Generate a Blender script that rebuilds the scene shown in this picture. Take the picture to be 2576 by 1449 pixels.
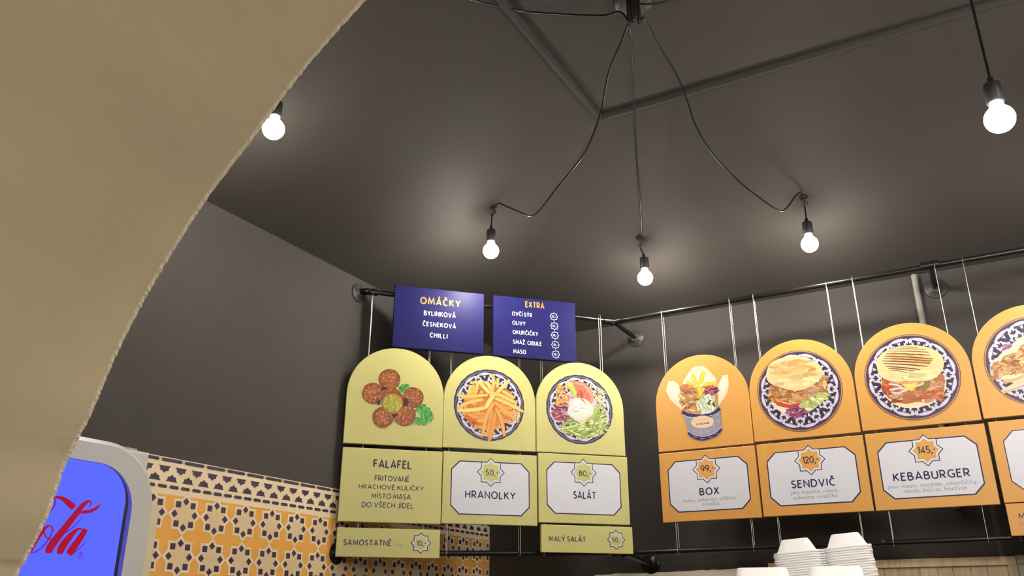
import bpy, bmesh, math, random
import numpy as np
from mathutils import Vector, Matrix

# ------------------------------------------------------------------ camera, light, exposure
CAMH = 1.60                       # camera height above the floor
F_PX, PITCH = 2128.93, math.radians(21.239)
AG = math.radians(15.780)         # heading of the green sign row
AO = math.radians(-29.2006)       # heading of the room (right wall and orange sign row)
sc = bpy.context.scene
for o in list(bpy.data.objects):
    bpy.data.objects.remove(o)
C = sc.collection
cam_d = bpy.data.cameras.new('camera'); cam = bpy.data.objects.new('camera', cam_d); C.objects.link(cam)
cam_d.sensor_width = 36.0; cam_d.lens = F_PX / 2576 * 36.0; cam_d.clip_start = 0.02
cam.location = (0, 0, CAMH); cam.rotation_euler = (math.pi / 2 + PITCH, 0, 0)
sc.camera = cam
sc.view_settings.view_transform = 'Standard'; sc.view_settings.look = 'None'
sc.view_settings.gamma = 1.0; sc.view_settings.use_curve_mapping = False
sc.view_settings.exposure = 0.0
sc.cycles.use_denoising = True
sc.cycles.max_bounces = 8; sc.cycles.diffuse_bounces = 5
sc.cycles.sample_clamp_indirect = 6.0
BULB = 490.0                      # radiance of a bulb
BULB_COL = (1.0, 0.94, 0.87)
w = bpy.data.worlds.new('world'); sc.world = w; w.use_nodes = True
w.node_tree.nodes['Background'].inputs[0].default_value = (1.0, 0.88, 0.70, 1)
w.node_tree.nodes['Background'].inputs[1].default_value = 0.10
ld = bpy.data.lights.new('added_soffit_fill', 'AREA'); ld.shape = 'RECTANGLE'; ld.size = 0.6; ld.size_y = 0.2  # unseen area light added to brighten the cream arch soffit
ld.energy = 9.0; ld.color = (1.0, 0.92, 0.80)
lo = bpy.data.objects.new('added_soffit_fill', ld); C.objects.link(lo)
lo.location = (0.82, -0.091, CAMH - 0.45); lo.rotation_euler = Vector((-math.cos(AO), -math.sin(AO), 0.55)).to_track_quat('-Z', 'Y').to_euler()
ld2 = bpy.data.lights.new('added_front_fill', 'AREA'); ld2.shape = 'RECTANGLE'; ld2.size = 1.2; ld2.size_y = 0.5  # unseen fill light added for the boards and the wall below them
ld2.energy = 18.0; ld2.color = (1.0, 0.94, 0.86)
lo2 = bpy.data.objects.new('added_front_fill', ld2); C.objects.link(lo2)
lo2.location = (0.579, 0.421, CAMH + 0.78); lo2.rotation_euler = Vector((math.sin(-AO) - 0.1, math.cos(AO), -0.24)).to_track_quat('-Z', 'Y').to_euler()

# ------------------------------------------------------------------ frames of reference
def lin(c):
    out = []
    for v in c:
        v /= 255.0
        out.append(v / 12.92 if v <= 0.04045 else ((v + 0.055) / 1.055) ** 2.4)
    return out
TG = np.array([math.cos(AG), math.sin(AG), 0]); NG = np.array([-math.sin(AG), math.cos(AG), 0])
TO = np.array([math.cos(AO), math.sin(AO), 0]); NO = np.array([-math.sin(AO), math.cos(AO), 0])
DG, DO = 3.30, 3.355              # distance of the two sign rows from the camera's vertical
KR = 1.0225
DL, DR = 2.132 * KR, 3.595 * KR   # distance of left and right wall
UP = np.array([0, 0, 1.0])
CAMP = np.array([0, 0, CAMH])
def ray(x, y):
    r = np.array([1.0, 0, 0]); u = np.array([0, -math.sin(PITCH), math.cos(PITCH)]); f = np.array([0, math.cos(PITCH), math.sin(PITCH)])
    return f + r * (x - 1288) / F_PX - u * (y - 724.5) / F_PX
def on_plane(x, y, n, d):
    q = ray(x, y); return q * d / (q @ n)
def gpt(s, y, z): return NG * (DG + y) + TG * s + UP * z + CAMP
def opt(s, y, z): return NO * (DO + y) + TO * s + UP * z + CAMP
def room(a, b, z): return TO * a + NO * b + UP * z + CAMP      # a along the right wall, b towards it

# ------------------------------------------------------------------ materials
def new_mat(name):
    m = bpy.data.materials.new(name); m.use_nodes = True
    return m, m.node_tree, m.node_tree.nodes['Principled BSDF']
def mat(name, col, rough=0.5, metal=0.0, noise=0.0, scale=8.0, bump=0.0, bscale=120.0, spec=0.5, coat=0.0, emit=None, estr=0.0, trans=0.0):
    m, nt, b = new_mat(name)
    b.inputs['Base Color'].default_value = (*col, 1); b.inputs['Roughness'].default_value = rough
    b.inputs['Metallic'].default_value = metal; b.inputs['Specular IOR Level'].default_value = spec
    b.inputs['Coat Weight'].default_value = coat
    if trans: b.inputs['Transmission Weight'].default_value = trans
    tc = nt.nodes.new('ShaderNodeTexCoord')
    if noise:
        n = nt.nodes.new('ShaderNodeTexNoise'); n.inputs['Scale'].default_value = scale; n.inputs['Detail'].default_value = 6
        nt.links.new(tc.outputs['Object'], n.inputs['Vector'])
        r = nt.nodes.new('ShaderNodeMapRange'); r.inputs[1].default_value = 0.25; r.inputs[2].default_value = 0.75
        r.inputs[3].default_value = 1 - noise; r.inputs[4].default_value = 1 + noise
        nt.links.new(n.outputs['Fac'], r.inputs[0])
        mx = nt.nodes.new('ShaderNodeMix'); mx.data_type = 'RGBA'; mx.blend_type = 'MULTIPLY'; mx.inputs[0].default_value = 1
        mx.inputs[6].default_value = (*col, 1); nt.links.new(r.outputs[0], mx.inputs[7]); nt.links.new(mx.outputs[2], b.inputs['Base Color'])
    if bump:
        n = nt.nodes.new('ShaderNodeTexNoise'); n.inputs['Scale'].default_value = bscale; n.inputs['Detail'].default_value = 4
        nt.links.new(tc.outputs['Object'], n.inputs['Vector'])
        bp = nt.nodes.new('ShaderNodeBump'); bp.inputs['Strength'].default_value = bump; bp.inputs['Distance'].default_value = 0.01
        nt.links.new(n.outputs['Fac'], bp.inputs['Height']); nt.links.new(bp.outputs['Normal'], b.inputs['Normal'])
    if emit:
        b.inputs['Emission Color'].default_value = (*emit, 1); b.inputs['Emission Strength'].default_value = estr
    return m
M = {}
M['dark_paint'] = mat('dark_grey_wall_paint', (0.057, 0.0505, 0.0435), 0.70, noise=0.06, scale=3.0, bump=0.06, bscale=25, spec=0.25)
M['cream_plaster'] = mat('cream_plaster', (0.56, 0.47, 0.31), 0.85, noise=0.05, scale=4.0, bump=0.12, bscale=30, spec=0.2)
M['raw_plaster'] = mat('bare_cream_plaster', (0.88, 0.80, 0.64), 0.85, noise=0.05, scale=9.0, bump=0.3, bscale=40, spec=0.2)
M['chip'] = mat('chipped_plaster_edge', (0.80, 0.70, 0.52), 0.9, noise=0.15, scale=60, bump=0.5, bscale=200)
M['floor'] = mat('floor_tile_grey', (0.20, 0.18, 0.16), 0.5, noise=0.1)
M['green'] = mat('green_board', (0.60, 0.56, 0.20), 0.42, noise=0.015, scale=5, spec=0.4)
M['orange'] = mat('orange_board', (0.71, 0.350, 0.078), 0.42, noise=0.015, scale=5, spec=0.4)
M['blue'] = mat('blue_board', (0.015, 0.014, 0.092), 0.42, spec=0.14)
M['white_print'] = mat('white_print', (0.71, 0.71, 0.76), 0.45, spec=0.4)
M['navy_print'] = mat('navy_print', (0.026, 0.020, 0.080), 0.45, spec=0.4)
M['grey_print'] = mat('grey_print', (0.30, 0.28, 0.27), 0.5, spec=0.3)
M['tan_print'] = mat('faint_tan_print', (0.33, 0.29, 0.13), 0.5, spec=0.3)
M['green_print'] = mat('green_print', (0.60, 0.57, 0.21), 0.45, spec=0.4)
M['orange_print'] = mat('orange_print', (0.74, 0.37, 0.082), 0.45, spec=0.4)
M['gold_print'] = mat('gold_print', (0.66, 0.27, 0.055), 0.45, spec=0.4)
M['black_iron'] = mat('black_iron_pipe', (0.007, 0.007, 0.007), 0.30, metal=0.0, spec=0.45, noise=0.2, scale=30)
M['black_plastic'] = mat('black_plastic', (0.014, 0.013, 0.013), 0.45)
M['cord'] = mat('black_rubber_cord', (0.008, 0.007, 0.007), 0.28, spec=0.4)
M['wire'] = mat('steel_wire', (0.75, 0.72, 0.64), 0.28, metal=0.9)
M['conduit'] = mat('grey_conduit', (0.26, 0.25, 0.21), 0.6, noise=0.08, scale=20)
M['steel'] = mat('dull_steel', (0.075, 0.072, 0.068), 0.38, metal=0.35)
M['canopy'] = mat('dark_canopy', (0.05, 0.05, 0.035), 0.45, spec=0.3)
M['foam'] = mat('white_foam', (0.86, 0.83, 0.80), 0.6, noise=0.02, scale=200, bump=0.05, bscale=600)
M['fridge'] = mat('fridge_silver_plastic', (0.62, 0.60, 0.56), 0.38, spec=0.5, noise=0.03, scale=4)
M['fridge_dark'] = mat('fridge_dark_cabinet', (0.30, 0.28, 0.23), 0.5)
M['glow'] = mat('backlit_blue_panel', (0.06, 0.08, 0.5), 0.12, emit=(0.092, 0.128, 1.0), estr=0.84, spec=0.5)
M['lip'] = mat('blue_lit_acrylic_lip', (0.07, 0.07, 0.42), 0.25, emit=(0.092, 0.10, 0.80), estr=0.30)
M['shadow_gap'] = mat('dark_gasket', (0.01, 0.01, 0.05), 0.4)
M['red_print'] = mat('crimson_translucent_print', (0.25, 0.004, 0.02), 0.2, emit=(0.34, 0.004, 0.035), estr=0.75)
M['violet_print'] = mat('violet_translucent_print', (0.12, 0.004, 0.2), 0.2, emit=(0.12, 0.006, 0.40), estr=0.75)
M['glass'] = mat('clear_glass', (0.9, 0.95, 0.95), 0.03, trans=1.0)
M['frost'] = mat('frosted_greenish_frame', (0.40, 0.43, 0.34), 0.5, noise=0.08, scale=20)
M['board_green'] = mat('dark_green_board', (0.035, 0.055, 0.045), 0.4)
M['counter'] = mat('dark_counter', (0.10, 0.09, 0.08), 0.4)
M['steel_top'] = mat('brushed_steel_top', (0.55, 0.54, 0.52), 0.35, metal=0.7)
def led_glass():
    # an LED lamp throws little light back towards its base
    m, nt, b = new_mat('lit_bulb_glass'); b.inputs['Base Color'].default_value = (0.9, 0.88, 0.82, 1); b.inputs['Emission Color'].default_value = (*BULB_COL, 1)
    tc = nt.nodes.new('ShaderNodeTexCoord'); sx = nt.nodes.new('ShaderNodeSeparateXYZ'); r = nt.nodes.new('ShaderNodeMapRange')
    r.inputs[1].default_value = -0.012; r.inputs[2].default_value = 0.018; r.inputs[3].default_value = BULB; r.inputs[4].default_value = BULB * 0.11
    nt.links.new(tc.outputs['Object'], sx.inputs[0]); nt.links.new(sx.outputs['Z'], r.inputs[0]); nt.links.new(r.outputs[0], b.inputs['Emission Strength'])
    return m
M['bulb'] = led_glass()

def pine():
    m, nt, b = new_mat('pine_wood')
    tc = nt.nodes.new('ShaderNodeTexCoord'); mp = nt.nodes.new('ShaderNodeMapping'); mp.inputs['Scale'].default_value = (60, 60, 3)
    n = nt.nodes.new('ShaderNodeTexNoise'); n.inputs['Scale'].default_value = 1.0; n.inputs['Detail'].default_value = 5
    r = nt.nodes.new('ShaderNodeValToRGB')
    r.color_ramp.elements[0].position = 0.3; r.color_ramp.elements[0].color = (0.66, 0.47, 0.26, 1)
    r.color_ramp.elements[1].position = 0.7; r.color_ramp.elements[1].color = (0.86, 0.68, 0.43, 1)
    oi = nt.nodes.new('ShaderNodeObjectInfo'); hs = nt.nodes.new('ShaderNodeHueSaturation')
    mr = nt.nodes.new('ShaderNodeMapRange'); mr.inputs[3].default_value = 0.85; mr.inputs[4].default_value = 1.1
    nt.links.new(oi.outputs['Random'], mr.inputs[0]); nt.links.new(mr.outputs[0], hs.inputs['Value'])
    nt.links.new(tc.outputs['Object'], mp.inputs[0]); nt.links.new(mp.outputs[0], n.inputs['Vector'])
    nt.links.new(n.outputs['Fac'], r.inputs[0]); nt.links.new(r.outputs[0], hs.inputs['Color']); nt.links.new(hs.outputs[0], b.inputs['Base Color'])
    b.inputs['Roughness'].default_value = 0.55
    return m
M['pine'] = pine()
def picture_mat():
    m, nt, b = new_mat('printed_picture')
    a = nt.nodes.new('ShaderNodeAttribute'); a.attribute_name = 'Col'
    n = nt.nodes.new('ShaderNodeTexNoise'); n.inputs['Scale'].default_value = 260; n.inputs['Detail'].default_value = 3
    tc = nt.nodes.new('ShaderNodeTexCoord'); nt.links.new(tc.outputs['Object'], n.inputs['Vector'])
    r = nt.nodes.new('ShaderNodeMapRange'); r.inputs[1].default_value = 0.3; r.inputs[2].default_value = 0.7; r.inputs[3].default_value = 0.9; r.inputs[4].default_value = 1.08
    nt.links.new(n.outputs['Fac'], r.inputs[0])
    mx = nt.nodes.new('ShaderNodeMix'); mx.data_type = 'RGBA'; mx.blend_type = 'MULTIPLY'; mx.inputs[0].default_value = 1
    nt.links.new(a.outputs['Color'], mx.inputs[6]); nt.links.new(r.outputs[0], mx.inputs[7]); nt.links.new(mx.outputs[2], b.inputs['Base Color'])
    b.inputs['Roughness'].default_value = 0.42; b.inputs['Specular IOR Level'].default_value = 0.4
    return m
M['picture'] = picture_mat()

# ------------------------------------------------------------------ object helpers
def link(o, parent=None):
    C.objects.link(o)
    if parent is not None: o.parent = parent
    return o
def tag(o, label=None, cat=None, group=None, kind=None):
    if label: o['label'] = label
    if cat: o['category'] = cat
    if group: o['group'] = group
    if kind: o['kind'] = kind
    return o
def empty(name, loc, rz=0.0, label=None, cat=None, group=None):
    o = bpy.data.objects.new(name, None); link(o); o.empty_display_size = 0.05
    o.location = tuple(loc); o.rotation_euler = (0, 0, rz)
    return tag(o, label, cat, group)
class MB:
    def __init__(s): s.v = []; s.f = []; s.m = []; s.smooth = []
    def add(s, vs, fs, mi=0, smooth=False):
        o = len(s.v); s.v += [tuple(map(float, p)) for p in vs]
        for f in fs: s.f.append(tuple(i + o for i in f)); s.m.append(mi); s.smooth.append(smooth)
        return s
    def box(s, x0, x1, y0, y1, z0, z1, ch=0.0, mi=0):
        if ch <= 0:
            v = [(x, y, z) for z in (z0, z1) for y in (y0, y1) for x in (x0, x1)]
            return s.add(v, [(0, 2, 3, 1), (4, 5, 7, 6), (0, 1, 5, 4), (2, 6, 7, 3), (0, 4, 6, 2), (1, 3, 7, 5)], mi)
        out = [(x0, z0), (x1, z0), (x1, z1), (x0, z1)]
        return s.plate(out, y0, y1, ch, mi)
    def plate(s, out, y0, y1, ch=0.0015, mi=0):
        # outline in XZ (counter-clockwise as seen from -Y), front face at y0, back at y1, chamfered front and back edge
        n = len(out); cx = sum(p[0] for p in out) / n; cz = sum(p[1] for p in out) / n
        ins = offset_poly(out, ch)
        rings = [[(x, y0, z) for x, z in ins], [(x, y0 + ch, z) for x, z in out], [(x, y1 - ch, z) for x, z in out], [(x, y1, z) for x, z in ins]]
        v = [p for r in rings for p in r]
        f = [tuple(range(n)), tuple(reversed(range(3 * n, 4 * n)))]
        for k in range(3):
            for i in range(n):
                j = (i + 1) % n
                f.append((k * n + i, (k + 1) * n + i, (k + 1) * n + j, k * n + j))
        return s.add(v, f, mi)
    def tube(s, pts, r, n=10, cap=True, mi=0, radii=None):
        pts = [Vector(p) for p in pts]; rings = []; m = len(pts)
        t0 = (pts[1] - pts[0]).normalized()
        a = Vector((0, 0, 1)) if abs(t0.z) < 0.9 else Vector((1, 0, 0))
        nrm = t0.cross(a).normalized()
        for i, p in enumerate(pts):
            t = (pts[min(i + 1, m - 1)] - pts[max(i - 1, 0)]).normalized()
            nrm = (nrm - t * nrm.dot(t)).normalized(); bi = t.cross(nrm)
            rr = radii[i] if radii else r
            rings.append([p + (nrm * math.cos(2 * math.pi * k / n) + bi * math.sin(2 * math.pi * k / n)) * rr for k in range(n)])
        v = [q for g in rings for q in g]; f = []
        for i in range(m - 1):
            for k in range(n):
                k2 = (k + 1) % n; f.append((i * n + k, i * n + k2, (i + 1) * n + k2, (i + 1) * n + k))
        s.add(v, f, mi, True)
        if cap: s.add(rings[0], [tuple(reversed(range(n)))], mi); s.add(rings[-1], [tuple(range(n))], mi)
        return s
    def lathe(s, prof, n=24, c=(0, 0, 0), axis=(0, 0, 1), mi=0, smooth=True):
        ax = Vector(axis).normalized(); a = Vector((1, 0, 0)) if abs(ax.x) < 0.9 else Vector((0, 1, 0))
        u = ax.cross(a).normalized(); w_ = ax.cross(u); c = Vector(c)
        v = []; f = []
        for r, h in prof:
            for k in range(n):
                t = 2 * math.pi * k / n; v.append(c + ax * h + (u * math.cos(t) + w_ * math.sin(t)) * r)
        for i in range(len(prof) - 1):
            for k in range(n):
                k2 = (k + 1) % n; f.append((i * n + k, i * n + k2, (i + 1) * n + k2, (i + 1) * n + k))
        f.append(tuple(reversed(range(n)))); f.append(tuple(range((len(prof) - 1) * n, len(prof) * n)))
        return s.add(v, f, mi, smooth)
    def build(s, name, mats, parent=None, loc=None, rz=0.0):
        me = bpy.data.meshes.new(name); me.from_pydata(s.v, [], s.f)
        for m_ in (mats if isinstance(mats, (list, tuple)) else [mats]): me.materials.append(m_)
        me.polygons.foreach_set('material_index', s.m); me.polygons.foreach_set('use_smooth', s.smooth)
        bm = bmesh.new(); bm.from_mesh(me); bmesh.ops.recalc_face_normals(bm, faces=bm.faces); bm.to_mesh(me); bm.free()
        me.update()
        o = bpy.data.objects.new(name, me); link(o, parent)
        if loc is not None: o.location = tuple(loc)
        o.rotation_euler = (0, 0, rz)
        return o
def offset_poly(p, d):
    n = len(p); out = []
    for i in range(n):
        a, b, c = Vector(p[i - 1]), Vector(p[i]), Vector(p[(i + 1) % n])
        e1 = (b - a).normalized(); e2 = (c - b).normalized()
        n1 = Vector((-e1.y, e1.x)); n2 = Vector((-e2.y, e2.x)); h = (n1 + n2)
        if h.length < 1e-6: h = n1
        h.normalize(); k = d / max(0.3, h.dot(n1)); out.append((b.x + h.x * k, b.y + h.y * k))
    return out
def catmull(p, k=8):
    p = [np.array(q, float) for q in p]; out = []
    for i in range(len(p) - 1):
        a, b, c, d = p[max(i - 1, 0)], p[i], p[i + 1], p[min(i + 2, len(p) - 1)]
        for j in range(k):
            t = j / k
            out.append(0.5 * (2 * b + (c - a) * t + (2 * a - 5 * b + 4 * c - d) * t * t + (3 * b - a - 3 * c + d) * t ** 3))
    out.append(p[-1]); return out

# ------------------------------------------------------------------ room shell (local axes: x along right wall, y towards it)
def struct(mb, name, mats, smooth=False):
    o = mb.build(name, mats, None, (0, 0, CAMH), AO); o['kind'] = 'structure'; return o
A0, A1, B0, B1 = -DL, 2.6, 0.5, DR        # room rectangle in (a, b)
ZF, ZW, ZC = -CAMH, 1.30 * KR, 1.711 * KR           # floor, wall top, flat ceiling, all relative to the camera
t_ = 0.15
struct(MB().box(A0 - t_, A1 + t_, -3.2, B1 + t_, ZF - 0.1, ZF), 'floor', M['floor'])
struct(MB().box(A0 - t_, A0, B0 - 0.45, B1 + t_, ZF, ZW), 'wall_left', M['dark_paint'])
struct(MB().box(A0, A1, B1, B1 + t_, ZF, ZW), 'wall_right', M['dark_paint'])
struct(MB().box(A1, A1 + t_, B0 - 0.45, B1 + t_, ZF, ZW), 'wall_far_right', M['dark_paint'])
prof = [p * KR for p in catmull([(0, 1.30), (0.29, 1.42), (0.53, 1.535), (0.77, 1.636), (1.113, 1.711)], 6)]
cv = MB()
def ring(d): return [(A0 + d, B0 + d), (A1 - d, B0 + d), (A1 - d, B1 - d), (A0 + d, B1 - d)]
for sd in range(4):
    v = []; f = []; NS = 10
    for d, z in prof:
        r = ring(d); p, q = r[sd], r[(sd + 1) % 4]
        for k in range(NS + 1):
            t = k / NS; v.append((p[0] + (q[0] - p[0]) * t, p[1] + (q[1] - p[1]) * t, z))
    for i in range(len(prof) - 1):
        for k in range(NS):
            f.append((i * (NS + 1) + k, i * (NS + 1) + k + 1, (i + 1) * (NS + 1) + k + 1, (i + 1) * (NS + 1) + k))
    cv.add(v, f, 0, True)
r = ring(1.113 * KR); cv.add([(x, y, ZC) for x, y in r], [(0, 1, 2, 3)])
cv.box(A0 - t_, A1 + t_, B0, B1 + t_, 1.85, 1.90)
struct(cv, 'ceiling', M['dark_paint'])
# half-round stucco moulding round the flat middle of the ceiling
ml = MB(); r = ring(1.113 * KR)
for i in range(4):
    p, q = Vector(r[i]), Vector(r[(i + 1) % 4]); e = (q - p).normalized()
    p2, q2 = p - e * 0.012, q + e * 0.012
    ml.tube([(p2.x, p2.y, ZC - 0.004), (q2.x, q2.y, ZC - 0.004)], 0.0165, 12)
struct(ml, 'trim_1', M['dark_paint'])

# thick wall with the arched opening that the camera looks through
k_ = 0.5 / 0.85
left = [(0.20, 1.18), (0.42, 1.115), (0.60, 1.025), (0.747, 0.93), (0.869, 0.835), (0.962, 0.742), (1.056, 0.649), (1.124, 0.562), (1.176, 0.487), (1.223, 0.398),
        (1.256, 0.316), (1.279, 0.272), (1.301, 0.230), (1.322, 0.150), (1.354, 0.090), (1.370, 0.061), (1.395, -0.05), (1.41, -0.3), (1.42, -0.8)]
arch = [(-n * k_, z * k_) for n, z in left]
arch = [(-arch[i][0] + 0.06, arch[i][1]) for i in range(len(arch) - 1, -1, -1)] + [(0.03, 1.2 * k_)] + arch
curve = [tuple(p) for p in catmull(arch, 22)]
curve = [(arch[0][0], ZF)] + curve + [(arch[-1][0], ZF)]
random.seed(3)
fine = []
for i in range(len(curve) - 1):
    (x0, z0), (x1, z1) = curve[i], curve[i + 1]; L = math.hypot(x1 - x0, z1 - z0); m_ = max(1, min(int(L / 0.0022), 60))
    for j in range(m_):
        t = j / m_; fine.append((x0 + (x1 - x0) * t, z0 + (z1 - z0) * t))
fine.append(curve[-1])
n = len(fine); jit = []
for i, (x, z) in enumerate(fine):
    a_, b_ = fine[max(i - 1, 0)], fine[min(i + 1, n - 1)]; tx, tz = b_[0] - a_[0], b_[1] - a_[1]; L = math.hypot(tx, tz) or 1
    jit.append((-tz / L, tx / L, random.gauss(0, 0.0006) + (random.random() < 0.10) * random.uniform(-0.0015, 0.0012)))
sgn = 1.0
# rows of the soffit from the near face to the ragged far arris
wall = MB(); rows = []
for b_, use, off in ((0.05, 0, 0), (0.30, 0, 0), (0.485, 0, 0), (0.4965, 0.12, 0.0003), (0.5, 1.0, 0.0012)):
    rows.append([(x + jn[0] * (jn[2] * use + off), b_, z + jn[1] * (jn[2] * use + off)) for (x, z), jn in zip(fine, jit)])
# make sure that offsets enlarge the opening: flip when the arris would close it
v = [p for r_ in rows for p in r_]
for k in range(4):
    wall.add(v[k * n:(k + 2) * n], [(i, i + 1, n + i + 1, n + i) for i in range(n - 1)], 1 if k == 3 else 0, k < 3)
outer_l, outer_r = A0, A1
for y_, row, mi in ((0.05, rows[0], 0), (0.5, rows[-1], 2)):
    pts = [(x, y_, z) for x, _, z in row]
    ps = [(outer_l, y_, ZF), (outer_l, y_, ZW), (outer_r, y_, ZW), (outer_r, y_, ZF)] + pts
    wall.add(ps, [tuple(range(len(ps)))], mi)
wall.add([(outer_l, 0.05, ZF), (outer_l, 0.5, ZF), (outer_l, 0.5, ZW), (outer_l, 0.05, ZW), (outer_r, 0.05, ZF), (outer_r, 0.5, ZF), (outer_r, 0.5, ZW), (outer_r, 0.05, ZW)],
         [(0, 1, 2, 3), (4, 5, 6, 7), (3, 2, 6, 7)], 0)
struct(wall, 'wall_front', [M['cream_plaster'], M['chip'], M['dark_paint']])

# bare plaster band at the foot of the black paint on the right wall, ragged upper edge
random.seed(8)
bp = MB(); top = []
x = -1.592 * KR
while x < 0.9:
    top.append((x, 0.176 + (x + 1.6) * 0.0156 + random.uniform(-0.0018, 0.0018))); x += random.uniform(0.012, 0.045)
out = [(-1.592 * KR, ZF), (0.9, ZF)] + list(reversed(top))
bp.plate(out, B1 - 0.006, B1, 0.001)
struct(bp, 'trim_2', M['raw_plaster'])

# ------------------------------------------------------------------ lettering and flat prints
_cap = None
def text_mesh(s, bold=0.0, shear=0.0):
    cu = bpy.data.curves.new('lettering', 'FONT'); cu.body = s; cu.size = 1.0; cu.offset = bold; cu.shear = shear; cu.resolution_u = 3
    o = bpy.data.objects.new('lettering', cu); C.objects.link(o)
    dg = bpy.context.evaluated_depsgraph_get(); me = bpy.data.meshes.new_from_object(o.evaluated_get(dg))
    bpy.data.objects.remove(o); bpy.data.curves.remove(cu)
    return me
def lettering(s, x0, x1, zb, cap, parent, material, y=-0.0009, bold=0.012, slope=0.0, shear=0.0, name='lettering'):
    """one line of flat print: left and right end, baseline and cap height in the parent's XZ"""
    global _cap
    if _cap is None:
        h = text_mesh('H'); _cap = max(v.co.y for v in h.vertices); bpy.data.meshes.remove(h)
    me = text_mesh(s, bold, shear)
    co = np.empty(len(me.vertices) * 3); me.vertices.foreach_get('co', co); co = co.reshape(-1, 3)
    mn, mx = co[:, 0].min(), co[:, 0].max(); k = (x1 - x0) / (mx - mn)
    X = x0 + (co[:, 0] - mn) * k; Z = zb + co[:, 1] * cap / _cap + (X - x0) * slope
    new = np.stack([X, np.full(len(X), y), Z], 1); me.vertices.foreach_set('co', new.ravel()); me.update()
    me.materials.clear(); me.materials.append(material); me.name = name
    o = bpy.data.objects.new(name, me); link(o, parent)
    return o
def _arc(cx, cy, rx, ry, a0, a1, n=12):
    return [(cx + rx * math.cos(math.radians(a0 + (a1 - a0) * k / n)), cy + ry * math.sin(math.radians(a0 + (a1 - a0) * k / n))) for k in range(n + 1)]
def _glyphs():
    """condensed capitals with low crossbars and high-waisted legs, as (width, strokes) in a cap height of 1"""
    g = {}
    g['A'] = (.60, [[(0, 0), (.30, 1), (.60, 0)], [(.10, .27), (.50, .27)]])
    g['B'] = (.47, [[(0, 0), (0, 1)], [(0, 1), (.20, 1)] + _arc(.20, .77, .20, .23, 90, -90)[1:] + [(0, .54)], [(0, .54), (.23, .54)] + _arc(.23, .27, .24, .27, 90, -90)[1:] + [(0, 0)]])
    g['C'] = (.52, [_arc(.33, .5, .33, .5, 58, 302, 20)])
    g['D'] = (.56, [[(0, 0), (0, 1), (.20, 1)] + _arc(.20, .5, .36, .5, 90, -90, 18)[1:] + [(0, 0)]])
    g['E'] = (.40, [[(.40, 1), (0, 1), (0, 0), (.40, 0)], [(0, .56), (.33, .56)]])
    g['F'] = (.40, [[(.40, 1), (0, 1), (0, 0)], [(0, .52), (.33, .52)]])
    g['G'] = (.58, [_arc(.34, .5, .34, .5, 55, 290, 20) + [(.58, .10), (.58, .44), (.36, .44)]])
    g['H'] = (.52, [[(0, 0), (0, 1)], [(.52, 0), (.52, 1)], [(0, .54), (.52, .54)]])
    g['I'] = (.05, [[(.025, 0), (.025, 1)]])
    g['J'] = (.24, [[(.24, 1), (.24, .10)] + _arc(.10, .10, .14, .16, 0, -110, 8)[1:]])
    g['K'] = (.50, [[(0, 0), (0, 1)], [(.48, 1), (0, .42)], [(.14, .58), (.50, 0)]])
    g['L'] = (.38, [[(0, 1), (0, 0), (.38, 0)]])
    g['M'] = (.74, [[(0, 0), (.09, 1), (.37, .22), (.65, 1), (.74, 0)]])
    g['N'] = (.54, [[(0, 0), (0, 1), (.54, 0), (.54, 1)]])
    g['O'] = (.70, [_arc(.35, .5, .35, .5, 90, 450, 28)])
    g['P'] = (.44, [[(0, 0), (0, 1), (.20, 1)] + _arc(.20, .72, .24, .28, 90, -90)[1:] + [(0, .44)]])
    g['R'] = (.48, [[(0, 0), (0, 1), (.20, 1)] + _arc(.20, .71, .24, .29, 90, -90)[1:] + [(0, .42)], [(.18, .42), (.48, 0)]])
    g['S'] = (.42, [_arc(.22, .75, .20, .25, 40, 200, 10) + [(.09, .58), (.33, .43)] + _arc(.21, .25, .21, .25, 20, -150, 10)])
    g['T'] = (.50, [[(0, 1), (.50, 1)], [(.25, 1), (.25, 0)]])
    g['U'] = (.52, [[(0, 1), (0, .26)] + _arc(.26, .26, .26, .26, 180, 360)[1:] + [(.52, 1)]])
    g['V'] = (.58, [[(0, 1), (.29, 0), (.58, 1)]])
    g['X'] = (.52, [[(0, 0), (.50, 1)], [(.02, 1), (.52, 0)]])
    g['Y'] = (.54, [[(0, 1), (.27, .44), (.54, 1)], [(.27, .44), (.27, 0)]])
    g['Z'] = (.46, [[(0, 1), (.46, 1), (0, 0), (.46, 0)]])
    g['0'] = (.46, [_arc(.23, .5, .23, .5, 90, 450, 22)])
    g['1'] = (.18, [[(0, .86), (.18, 1), (.18, 0)]])
    g['2'] = (.42, [_arc(.21, .74, .21, .26, 160, -20, 10) + [(0, 0), (.44, 0)]])
    g['4'] = (.48, [[(.36, 0), (.36, 1), (0, .28), (.48, .28)]])
    g['5'] = (.40, [[(.38, 1), (.06, 1), (.03, .55)] + _arc(.18, .30, .22, .30, 110, -140, 14)])
    g['8'] = (.44, [_arc(.22, .76, .18, .24, 90, 450, 18), _arc(.22, .26, .22, .27, 90, 450, 20)])
    g['9'] = (.44, [_arc(.22, .68, .22, .32, 0, 360, 20), [(.44, .68), (.42, .40), (.30, .12), (.20, 0)]])
    g[','] = (.06, [[(.06, .08), (-.02, -.26)]]); g['-'] = (.24, [[(0, .50), (.24, .50)]]); g['.'] = (.02, [[(0, .0), (.0, .06)]])
    car = lambda c: [[(c - .13, 1.36), (c, 1.20), (c + .13, 1.36)]]; acu = lambda c: [[(c - .04, 1.18), (c + .09, 1.38)]]
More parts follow.
